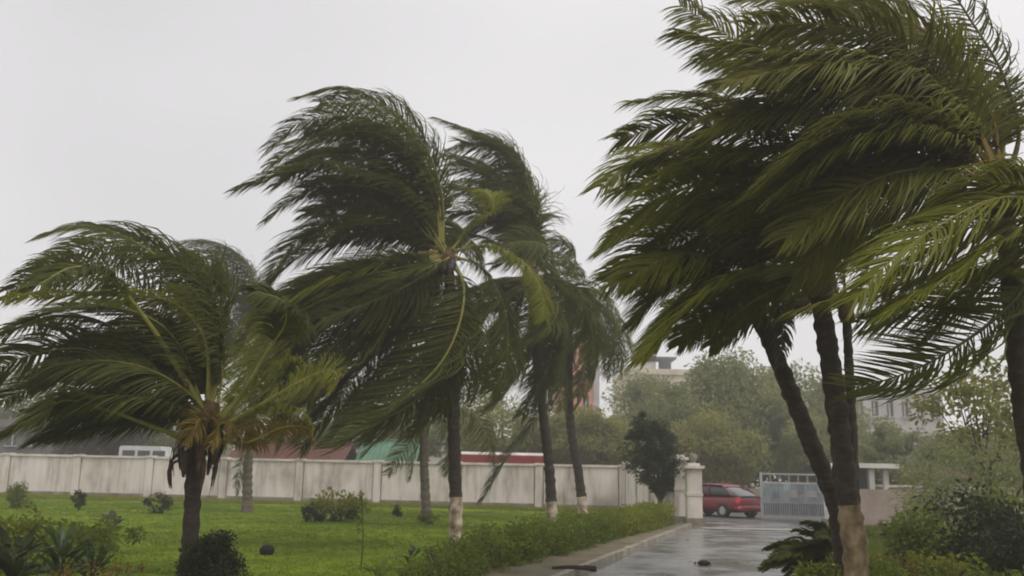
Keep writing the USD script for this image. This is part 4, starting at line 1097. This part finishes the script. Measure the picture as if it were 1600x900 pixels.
# hedge along the driveway: one clipped row of leaves and stems
g = np.random.default_rng(5)
hl = dense([(-0.95, 14.2), (-0.2, 16.0), (0.3, 17.3), (1.25, 20.0), (2.9, 25.0), (4.75, 30.4), (5.15, 32.8)], 0.16)
hp, hs = [], []
for i, p in enumerate(hl):
    for _ in range(9):
        lat = g.uniform(-0.55, 0.5)
        hh = 0.55 + 0.2 * noise(np.array([p[0] * 1.1, p[1] * 1.1, 0]), 2) - 0.5 * max(0, 0.75 - i * 0.04)
        hp.append((p[0] + lat - 0.1, p[1] - lat * 0.4 + g.normal(0, 0.08), g.uniform(0.06, max(hh, 0.12)), 0.17))
    if i % 2 == 0:
        hs.append(tube([(p[0] + g.normal(0, .2), p[1], -0.05), (p[0] + g.normal(0, .25), p[1], 0.5)], 0.01, 5))
hedge = thing('hedge', 'knee-high leafy hedge running along the driveway kerb to the gate pier', 'hedge')
hp = np.array(hp)
far = hp[:, 1] > 23.5
obj('foliage', leaf_mass(hp[~far], 42, 0.075, g, 0.55), 'shrub_leaf', hedge)
obj('far_foliage', leaf_mass(hp[far], 42, 0.08, g, 0.55), 'shrub_leaf_yellow', hedge, label='yellower far end of the hedge')
obj('stems', cat_meshes(hs), 'tree_bark', hedge)

P_ = lambda u, v: on_ground(u, v)[:2]
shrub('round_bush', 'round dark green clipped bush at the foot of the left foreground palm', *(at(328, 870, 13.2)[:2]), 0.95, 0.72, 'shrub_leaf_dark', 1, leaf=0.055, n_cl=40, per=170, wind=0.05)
shrub('lawn_bush', 'yellow-green young bush standing on the lawn in front of the wall', *P_(528, 815), 1.7, 1.05, 'shrub_leaf_yellow', 2, leaf=0.13, n_cl=16, per=70)
shrub('lawn_bush', 'low dark bush with brownish twigs left of the yellow-green lawn bush', *P_(505, 815), 2.0, 0.6, 'shrub_leaf_dark', 3, leaf=0.12, n_cl=16, per=50)
shrub('shrub', 'narrow upright shrub against the wall near the left edge', *P_(30, 795), 0.75, 0.95, 'shrub_leaf', 4, leaf=0.12, n_cl=14, per=60)
shrub('shrub', 'slim brown shrub against the wall right of the narrow upright one', *P_(122, 798), 0.45, 0.85, 'shrub_leaf_dark', 5, leaf=0.10, n_cl=9, per=50)
shrub('shrub', 'small two-headed dark shrub on the lawn left of the foreground palm trunk', *P_(246, 803), 0.8, 0.72, 'shrub_leaf_dark', 6, leaf=0.10, n_cl=10, per=60)
shrub('shrub', 'tiny dark tuft at the wall foot left of the slender spiky palm', *P_(622, 808), 0.35, 0.45, 'shrub_leaf_dark', 7, leaf=0.08, n_cl=7, per=50)
shrub('shrub', 'small tuft growing at the foot of the slender spiky palm', *P_(672, 820), 0.7, 0.4, 'shrub_leaf', 8, leaf=0.08, n_cl=8, per=50)

# broad-leaved plants in the left corner
def broadleaf(label, x, y, n, ll, lw_, h, mat, seed, spread=0.9):
    """A clump of long arching leaves, each a part of its own."""
    g = np.random.default_rng(seed + 70)
    root = thing('broad_leaved_plant', label, 'plant', loc=(x, y, 0))
    for i in range(n):
        a = i * 2.399 + g.normal(0, 0.3)
        z = h * (0.25 + 0.75 * g.random())
        st = np.array([math.cos(a), math.sin(a), 0]) * 0.1 * g.random()
        el = g.uniform(0.1, 1.1)
        d = np.array([math.cos(a) * math.cos(el), math.sin(a) * math.cos(el), math.sin(el)])
        s0 = np.array([0, 0, z]) * 0.75 + st
        L = ll * g.uniform(0.7, 1.2)
        pts = spline([s0, s0 + d * L * 0.35, s0 + d * L * 0.75 + [-0.05, 0, -0.05], s0 + d * L * 0.98 + [-0.12, 0, -0.24 * L]], 7)
        t = unit(np.gradient(pts, axis=0))
        w = unit(np.cross(t, [0, 0, 1.0]))
        up = np.cross(w, t)
        pr_ = lw_ / 2 * np.array([0.15, 0.65, 0.95, 1.0, 0.8, 0.45, 0.03]) * g.uniform(0.8, 1.2)
        A, B, Cc = pts - w * pr_[:, None] + up * pr_[:, None] * 0.25, pts, pts + w * pr_[:, None] + up * pr_[:, None] * 0.25
        v = np.vstack([A, B, Cc])
        f = []
        for k in range(6):
            for o in (0, 7):
                f += [(o + k, o + k + 1, o + 8 + k), (o + k, o + 8 + k, o + 7 + k)]
        obj('leaf', trimesh.Trimesh(v, f, process=False), mat, root, smooth=True)
    obj('stem', tube(spline([(0, 0, -0.05), (0.02, 0.01, h * 0.5), (0, 0, h * 0.85)], 8), np.linspace(0.035, 0.015, 8), 7), 'tree_bark', root, smooth=True)
    return root


broadleaf('broad-leaved plant with long glossy leaves in the bottom left corner', *at(96, 880, 12.6)[:2], 40, 0.72, 0.085, 0.75, 'glossy_leaf', 1)
broadleaf('large-leaved dark plant cut by the bottom left corner of the picture', *at(18, 895, 12.2)[:2], 34, 0.68, 0.10, 0.6, 'shrub_leaf_dark', 2)
broadleaf('smaller glossy plant with reddish foot right of the corner plant', *at(142, 900, 12.9)[:2], 30, 0.5, 0.075, 0.45, 'glossy_leaf', 3)
shrub('corner_shrub', 'low reddish brown twiggy plants at the bottom edge between the corner plants and the palm', *at(165, 915, 12.6)[:2], 1.5, 0.35, 'palm_leaf_dry', 23, leaf=0.06, n_cl=14, per=30)
broadleaf('small grey-green leafy plant on the lawn behind the corner plants', *P_(170, 838), 14, 0.5, 0.16, 0.4, 'palm_leaf_grey', 4)
shrub('corner_shrub', 'yellow-green loose shrub behind the broad-leaved corner plants', *at(45, 845, 14.6)[:2], 2.2, 0.85, 'shrub_leaf_yellow', 21, leaf=0.1, n_cl=26, per=60)
shrub('corner_shrub', 'bright green low shrub at the left edge behind the yellow-green one', *at(90, 820, 17.5)[:2], 3.0, 0.6, 'shrub_leaf', 22, leaf=0.1, n_cl=26, per=60)

# sapling and low plants before the hedge
sp = on_ground(563, 892)
sap = thing('sapling', 'slender bare-stemmed sapling standing on the lawn near the hedge end', 'sapling', loc=(sp[0], sp[1], 0))
obj('stem', tube(spline([(0, 0, -0.05), (0.02, 0, 0.4), (-0.01, 0, 0.85), (-0.04, 0, 1.25)], 12), np.linspace(0.014, 0.006, 12), 6), 'midrib_dark', sap, smooth=True)
g = np.random.default_rng(4)
zz = g.uniform(0.25, 1.25, 34)
obj('foliage', leaves(np.column_stack([g.normal(0, 0.02, 34) - 0.03 * zz, g.normal(0, 0.02, 34), zz]), rand_dirs(34, g) + [-0.6, 0, 0.1], rand_dirs(34, g) + [0, 0, 1], 0.11, 0.045), 'shrub_leaf', sap)
broadleaf('small upright leafy plant at the lawn edge left of the hedge', *P_(640, 893), 16, 0.34, 0.08, 0.35, 'glossy_leaf', 6)
broadleaf('leafy low plant at the bottom edge beside the sapling', *at(590, 905, 14.2)[:2], 14, 0.3, 0.08, 0.25, 'shrub_leaf', 7)

# right-hand planting
def cycad(label, x, y, n, L, h, seed):
    g = np.random.default_rng(seed + 40)
    root = thing('cycad', label, 'cycad', loc=(x, y, 0))
    obj('trunk', tube([(0, 0, -0.05), (0, 0, h * 0.6), (0, 0, h)], [0.13, 0.14, 0.1], 9, 0.4, 2), 'dead_boot', root, smooth=50)
    for i in range(n):
        a = 2.399 * i
        el = g.uniform(0.15, 1.1)
        q = blown((0, 0, h), a, el, L * g.uniform(0.8, 1.1), g, k=0.9, n=8, grav=1.0)
        lf, rib = frond(q, 0.2, seed * 50 + i, wind=0.5, grav=0.3, width=0.022, per_side=46, bare=0.1, rib_r=0.012, rag=0.03)
        fp = obj('frond', lf, 'palm_leaf', root)
        obj('midrib', rib, 'midrib_dark', fp, smooth=True)
    return root


cycad('low dark cycad with arching fronds at the kerb left of the palm clump', *at(1272, 875, 14.6)[:2], 34, 0.82, 0.34, 1)
shrub('ground_cover', 'bright yellow-green ground plants at the foot of the palm clump', *at(1295, 893, 12.9)[:2], 1.1, 0.5, 'shrub_leaf_yellow', 31, leaf=0.09, n_cl=18, per=60)
shrub('ground_cover', 'bright green low plants right of the palm clump foot', *at(1400, 880, 12.8)[:2], 1.5, 0.62, 'shrub_leaf', 32, leaf=0.09, n_cl=24, per=70)
shrub('ground_cover', 'yellowish low plants in front of the dark right-hand bush', *at(1470, 880, 13.2)[:2], 1.5, 0.66, 'shrub_leaf_yellow', 33, leaf=0.08, n_cl=20, per=60)
shrub('ground_cover', 'pinkish brown withering low plants between the green ground plants and the dark bush', *at(1435, 872, 14.6)[:2], 1.5, 0.55, 'palm_leaf_dry', 41, leaf=0.07, n_cl=16, per=40)
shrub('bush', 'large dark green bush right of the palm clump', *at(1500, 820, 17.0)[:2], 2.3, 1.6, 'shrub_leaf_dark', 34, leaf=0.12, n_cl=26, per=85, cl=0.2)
shrub('bush', 'fresh green bush with light leaves left of the large dark bush', *at(1432, 800, 16.4)[:2], 1.05, 1.2, 'shrub_leaf', 35, leaf=0.1, n_cl=24, per=70)
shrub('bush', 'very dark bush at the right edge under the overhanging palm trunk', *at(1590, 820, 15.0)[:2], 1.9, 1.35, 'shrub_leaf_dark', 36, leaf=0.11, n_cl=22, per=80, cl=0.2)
shrub('bush', 'loose mid-green bush with upright shoots between the two dark right-hand bushes', *at(1548, 800, 18.5)[:2], 2.4, 1.9, 'shrub_leaf', 42, leaf=0.12, n_cl=26, per=70, cl=0.16)
shrub('bush', 'pale green feathery bush above the dark right-hand bushes', *at(1540, 740, 22.0)[:2], 3.4, 2.7, 'tree_leaf', 37, leaf=0.12, n_cl=44, per=80, cl=0.17)
shrub('ground_cover', 'pale green grasses at the bottom right corner', *at(1570, 890, 12.6)[:2], 1.6, 0.5, 'shrub_leaf', 38, leaf=0.13, aspect=0.2, n_cl=20, per=60)
shrub('ground_cover', 'light green seedlings beside the guard booth wall', *at(1400, 815, 26.0)[:2], 1.3, 0.5, 'shrub_leaf', 39, leaf=0.12, n_cl=16, per=50)
shrub('bush', 'hazy green bush right of the guard booth roof', *at(1458, 740, 31.0)[:2], 2.2, 2.6, 'tree_leaf', 40, leaf=0.13, n_cl=40, per=80)

# debris
db = on_ground(896, 890, 0.12)
br = thing('fallen_branch', 'dark broken branch lying on the verge by the kerb of the driveway', 'branch', loc=(db[0], db[1], 0.105))
obj('stick', tube(spline([(-0.34, 0.06, 0.03), (-0.1, 0.02, 0.05), (0.12, -0.02, 0.045), (0.36, 0.0, 0.03)], 12), np.linspace(0.02, 0.045, 12), 8, 0.5, 3), 'dead_wood', br, smooth=50)
obj('twig', tube(spline([(0.1, -0.02, 0.05), (0.22, 0.12, 0.07), (0.34, 0.2, 0.03)], 8), np.linspace(0.022, 0.008, 8), 6, 0.3, 4), 'dead_wood', br, smooth=50)
d2 = on_ground(1100, 884)
lump = trimesh.creation.icosphere(2, 0.09)
lump.vertices *= (0.75 + 0.5 * noise(lump.vertices * 14, 2))[:, None]
lump.apply_scale((1.3, 0.9, 0.6))
db2 = thing('leaf_litter', 'small dark clump of debris in the middle of the wet driveway', 'debris', loc=(d2[0], d2[1], 0.05))
obj('clump', lump, 'dead_wood', db2, smooth=True)
g = np.random.default_rng(9)
obj('leaf_scraps', leaves(np.column_stack([g.normal(0, 0.09, (14, 2)), g.uniform(-0.03, 0.03, 14)]), rand_dirs(14, g) * [1, 1, 0.3], rand_dirs(14, g) + [0, 0, 2], 0.1, 0.05), 'dead_wood', db2)
g = np.random.default_rng(19)
rp = Polygon(np.vstack([dl, dr[::-1]]))
lit = scatter_in(rp, 150, g)
lit = lit[lit[:, 1] > 12]
tag(obj('leaf_scraps', leaves(np.column_stack([lit, np.full(len(lit), 0.016)]), np.column_stack([g.normal(size=(len(lit), 2)), np.zeros(len(lit))]),
                              np.tile([0.05, 0.05, 1.0], (len(lit), 1)), g.uniform(0.05, 0.16, len(lit)), 0.035), 'dead_wood'), 'torn leaf scraps strewn over the wet driveway', 'leaf litter', kind='stuff')
d3 = on_ground(417, 868)
rk = trimesh.creation.icosphere(3, 0.13)
rk.vertices *= (0.75 + 0.5 * fbm(rk.vertices * 7, 3, 4))[:, None]
rk.apply_scale((1.15, 0.9, 0.85))
rk.apply_translation((d3[0], d3[1], 0.09))
tag(obj('dark_stone', rk, 'black_stone', smooth=True), 'small dark lump lying alone on the lawn', 'stone')


# ------------------------------------------------------------------ buildings and vehicles beyond
def building(name, label, u0, u1, v_top, Y, depth, mat, floors=3, bays=4, parapet=0.5, win='dark_glass', group=None, extras=None, win_w=0.5):
    x0, x1 = at(u0, 700, Y)[0], at(u1, 700, Y)[0]
    h = at((u0 + u1) / 2, v_top, Y)[2]
    w = x1 - x0
    root = thing(name, label, 'building', group, loc=((x0 + x1) / 2, Y, 0))
    fh = (h - parapet) / floors
    # front wall built round its window openings: piers and bands, so that panes sit back in real recesses
    obj('wall', box(0, depth / 2 + 0.2, -0.1, w, depth - 0.4, h - parapet), mat, root)
    bw = w / bays
    for i in range(bays + 1):
        ww = bw * (1 - win_w)
        wd = ww if 0 < i < bays else ww / 2
        cx_ = -w / 2 + i * bw + (0 if 0 < i < bays else (ww / 4 if i == 0 else -ww / 4))
        obj('pier', box(cx_, 0.1, -0.1, wd, 0.198, h - parapet), mat, root)
    for f in range(floors + 1):
        z0 = f * fh - fh * 0.25 if f else -0.1
        z1 = min(f * fh + fh * 0.32, h - parapet)
        for i in range(bays):
            obj('spandrel', box(-w / 2 + (i + 0.5) * bw, 0.11, max(z0, -0.1), bw * win_w - 0.003, 0.175, z1 - max(z0, -0.1)), mat, root)
    for f in range(floors):
        z0, z1 = f * fh + fh * 0.32, (f + 1) * fh - fh * 0.25
        for i in range(bays):
            fr = obj('window', box(-w / 2 + (i + 0.5) * bw, 0.185, z0, bw * win_w, 0.02, z1 - z0), win, root)
            obj('mullion', box(-w / 2 + (i + 0.5) * bw, 0.16, z0, 0.07, 0.03, z1 - z0), 'white_plaster', fr)
            obj('sill', box(-w / 2 + (i + 0.5) * bw, -0.06, z0 - 0.08, bw * win_w + 0.2, 0.12, 0.08), 'grey_render', fr)
    obj('parapet', box(0, depth / 2 - 0.05, h - parapet - 0.1, w + 0.3, depth + 0.3, parapet + 0.1), mat, root)
    if extras:
        extras(root, w, h, depth)
    return root


def roof_tank(root, w, h, d):
    obj('stair_head', box(-w * 0.22, d * 0.3, h, w * 0.26, 2.4, 1.0), 'grey_render', root)
    tk = trimesh.creation.cylinder(0.7, 1.3, sections=20)
    tk.apply_translation((w * 0.02, d * 0.2, h + 0.65))
    obj('water_tank', tk, 'tank_black', root, smooth=40)
    obj('roof_slab', box(-w * 0.1, d * 0.3, h + 1.3, w * 0.5, 3.0, 0.25), 'dark_render', root)


def pink_side(root, w, h, d):
    obj('corner_strip', box(w / 2 + 0.1, 0.2, -0.1, 0.5, 0.6, h), 'grey_render', root)


building('apartment_block', 'cream apartment building with rooftop tank above the far trees', 975, 1110, 577, 100, 10, 'cream_render', floors=4, bays=5, extras=roof_tank)
building('apartment_block', 'narrow salmon pink building between the dark palm and the cream block', 872, 930, 540, 82, 9, 'salmon_render', floors=4, bays=2, extras=pink_side, win_w=0.3)
building('apartment_block', 'wide pale grey building in the haze right of the palm clump', 1335, 1478, 604, 78, 10, 'grey_render', floors=3, bays=6, win='dark_render', win_w=0.45)
building('flat_roofed_house', 'low flat-roofed house behind the broad-leaved tree on the right', 1430, 1600, 690, 62, 8, 'grey_render', floors=1, bays=5, parapet=0.35)
building('flat_roofed_house', 'dim grey house above the wall at the left edge', -60, 62, 655, 74, 9, 'dark_render', floors=2, bays=4)
building('flat_roofed_house', 'far pale house behind the central palms', 560, 720, 640, 110, 9, 'grey_render', floors=3, bays=6)


def shed(label, u0, u1, v_eave, v_ridge, Y, depth, mat, wall_mat, n=18):
    """Pitched corrugated roof on plain walls, each roof sheet a part."""
    x0, x1 = at(u0, 700, Y)[0], at(u1, 700, Y)[0]
    w = x1 - x0
    e = at((u0 + u1) / 2, v_eave, Y)[2]
    r = at((u0 + u1) / 2, v_ridge, Y + depth / 2)[2]
    root = thing('shed', label, 'shed', loc=((x0 + x1) / 2, Y, 0))
    obj('wall', box(0, depth / 2, -0.1, w - 0.5, depth - 0.5, e - 0.05), wall_mat, root)
    ns = max(3, int(w / 0.95))
    for i in range(ns):
        xa, xb = -w / 2 + i * w / ns, -w / 2 + (i + 1) * w / ns - 0.015
        xx = np.linspace(xa, xb, 9)
        zz_ = 0.03 * np.sin(np.arange(9) * np.pi)
        zz_ = 0.03 * (np.arange(9) % 2) + 0.012 * (i % 2)
        for sgn in (0, 1):
            ya, yb = (-0.3, depth / 2) if sgn == 0 else (depth / 2, depth + 0.3)
            za, zb = (e, r) if sgn == 0 else (r, e)
            v = np.vstack([np.column_stack([xx, np.full(9, ya), za + zz_]), np.column_stack([xx, np.full(9, yb), zb + zz_])])
            v = np.vstack([v, v - [0, 0, 0.03]])
            f = []
            for k in range(8):
                f += [(k, k + 1, k + 10), (k, k + 10, k + 9), (18 + k + 1, 18 + k, 18 + k + 10), (18 + k, 18 + k + 9, 18 + k + 10), (k + 1, k, 18 + k), (k + 1, 18 + k, 19 + k)]
            obj('roof_sheet', trimesh.Trimesh(v, f, process=False), mat, root)
    obj('ridge_cap', tube([(-w / 2, depth / 2, r + 0.04), (w / 2, depth / 2, r + 0.04)], 0.09, 8), mat, root)
    return root


shed('long shed with dark red sheet roof beyond the wall left of the central palm', 352, 538, 722, 694, 54, 6, 'red_sheet', 'pink_plaster')
shed('shed covered with green sheeting beyond the wall', 556, 652, 724, 690, 55, 5, 'green_tarp', 'pink_plaster')
shed('shed with brownish red roof showing above bushes at the right', 1466, 1518, 748, 736, 40, 3, 'red_sheet', 'pink_plaster')

# bus behind the wall
b0, b1 = at(712, 715, 54)[0], at(850, 715, 54)[0]
bl = b1 - b0
bus = thing('bus', 'red bus with white roof parked beyond the wall behind the central palms', 'bus', loc=(b0, 54, 0))
bh = at(780, 703, 54)[2]
sec = Polygon([(-1.1, 0.45), (1.1, 0.45), (1.15, 1.2), (1.12, bh - 0.35), (-1.12, bh - 0.35), (-1.15, 1.2)]).buffer(0.08)
bd = trimesh.creation.extrude_polygon(sec, bl, engine='earcut')
bd.apply_transform(np.array([[0, 0, 1, 0], [1, 0, 0, 1.2], [0, 1, 0, 0], [0, 0, 0, 1.0]]))
obj('body', bd, 'bus_red', bus)
rs = Polygon([(-1.1, 0), (1.1, 0), (0.95, 0.12), (0, 0.17), (-0.95, 0.12)])
rf = trimesh.creation.extrude_polygon(rs, bl - 0.1, engine='earcut')
rf.apply_transform(np.array([[0, 0, 1, 0.05], [1, 0, 0, 1.2], [0, 1, 0, bh - 0.275], [0, 0, 0, 1.0]]))
obj('roof', rf, 'bus_white', bus)
for i in range(6):
    obj('window', box((i + 0.5) * bl / 6, -0.03, 1.35, bl / 6 - 0.16, 0.05, 0.75), 'dark_glass', bus)
for x in (1.0, bl - 1.1):
    for y in (0.2, 2.2):
        ty = trimesh.creation.annulus(0.25, 0.48, 0.28, sections=24)
        ty.apply_transform(trimesh.transformations.rotation_matrix(math.pi / 2, (1, 0, 0)))
        w_ = obj('wheel', shift(ty, (x, y - 0.02, 0.48)), 'tyre_rubber', bus, smooth=40)
        hb = trimesh.creation.cylinder(0.25, 0.2, sections=20)
        hb.apply_transform(trimesh.transformations.rotation_matrix(math.pi / 2, (1, 0, 0)))
        obj('hub', shift(hb, (x, y - 0.02, 0.48)), 'rim_silver', w_)

# white van behind the wall at left
v0 = at(186, 705, 53)[0]
vl = at(272, 705, 53)[0] - v0
vh = at(230, 697, 53)[2]
van = thing('van', 'white van whose roof shows above the wall left of the foreground palm', 'van', loc=(v0, 53, 0))
prof = Polygon([(0, 0.4), (vl, 0.4), (vl, 1.2), (vl - 0.35, 1.5), (vl - 0.8, vh), (0.1, vh), (0, vh - 0.1)])
vb = trimesh.creation.extrude_polygon(prof.buffer(-0.05).buffer(0.05), 1.7, engine='earcut')
vb.apply_transform(np.array([[1, 0, 0, 0], [0, 0, 1, 0], [0, 1, 0, 0], [0, 0, 0, 1.0]]))
vb.fix_normals()
obj('body', vb, 'bus_white', van)
for i in range(3):
    obj('window', box(0.55 + i * 0.85, -0.012, vh - 0.75, 0.68, 0.03, 0.5), 'dark_glass', van)
for x in (0.65, vl - 0.65):
    for y in (0.06, 1.64):
        ty = trimesh.creation.annulus(0.18, 0.32, 0.2, sections=24)
        ty.apply_transform(trimesh.transformations.rotation_matrix(math.pi / 2, (1, 0, 0)))
        w_ = obj('wheel', shift(ty, (x, y, 0.32)), 'tyre_rubber', van, smooth=40)
        hb = trimesh.creation.cylinder(0.18, 0.16, sections=20)
        hb.apply_transform(trimesh.transformations.rotation_matrix(math.pi / 2, (1, 0, 0)))
        obj('hub', shift(hb, (x, y, 0.32)), 'rim_silver', w_)

# utility pole seen through the trees behind the wall
ul = at(922, 650, 60)
pole = thing('utility_pole', 'thin pale utility pole behind the wall right of the slim dark palm', 'pole', loc=(ul[0], 60, 0))
obj('post', tube([(0, 0, -0.2), (0, 0, 5.2)], [0.13, 0.09], 10), 'grey_render', pole, smooth=40)
obj('cross_arm', box(0, 0, 4.7, 1.4, 0.1, 0.1), 'grey_render', pole)

# far belt of vegetation that closes the view between the buildings
g = np.random.default_rng(31)
fb = []
for i in range(520):
    x = g.uniform(-110, 130)
    y = g.uniform(118, 140)
    fb.append((x, y, g.uniform(0.3, 1.0) * (3.6 + 3.0 * noise(np.array([x * 0.06, 3.1, 0.2]), 8)), g.uniform(1.2, 2.2)))
tag(obj('far_woodland', leaf_mass(np.array(fb), 60, 0.9, g, 0.6), 'tree_leaf'), 'distant hazy belt of trees closing the view', 'woodland', kind='stuff')

# ------------------------------------------------------------------ rainy air
HAZE = 0.0022
look('rain_haze', {'v': ('principled_volume', {'color': (0.95, 0.925, 0.86), 'density': HAZE, 'anisotropy': 0.25})}, [], surface=None, volume='v.volume')
hz = box(0, 100, -1.0, 520, 340, 26)
tag(obj('haze', hz, 'rain_haze'), 'pale grey rain haze filling the air', 'haze', kind='stuff')
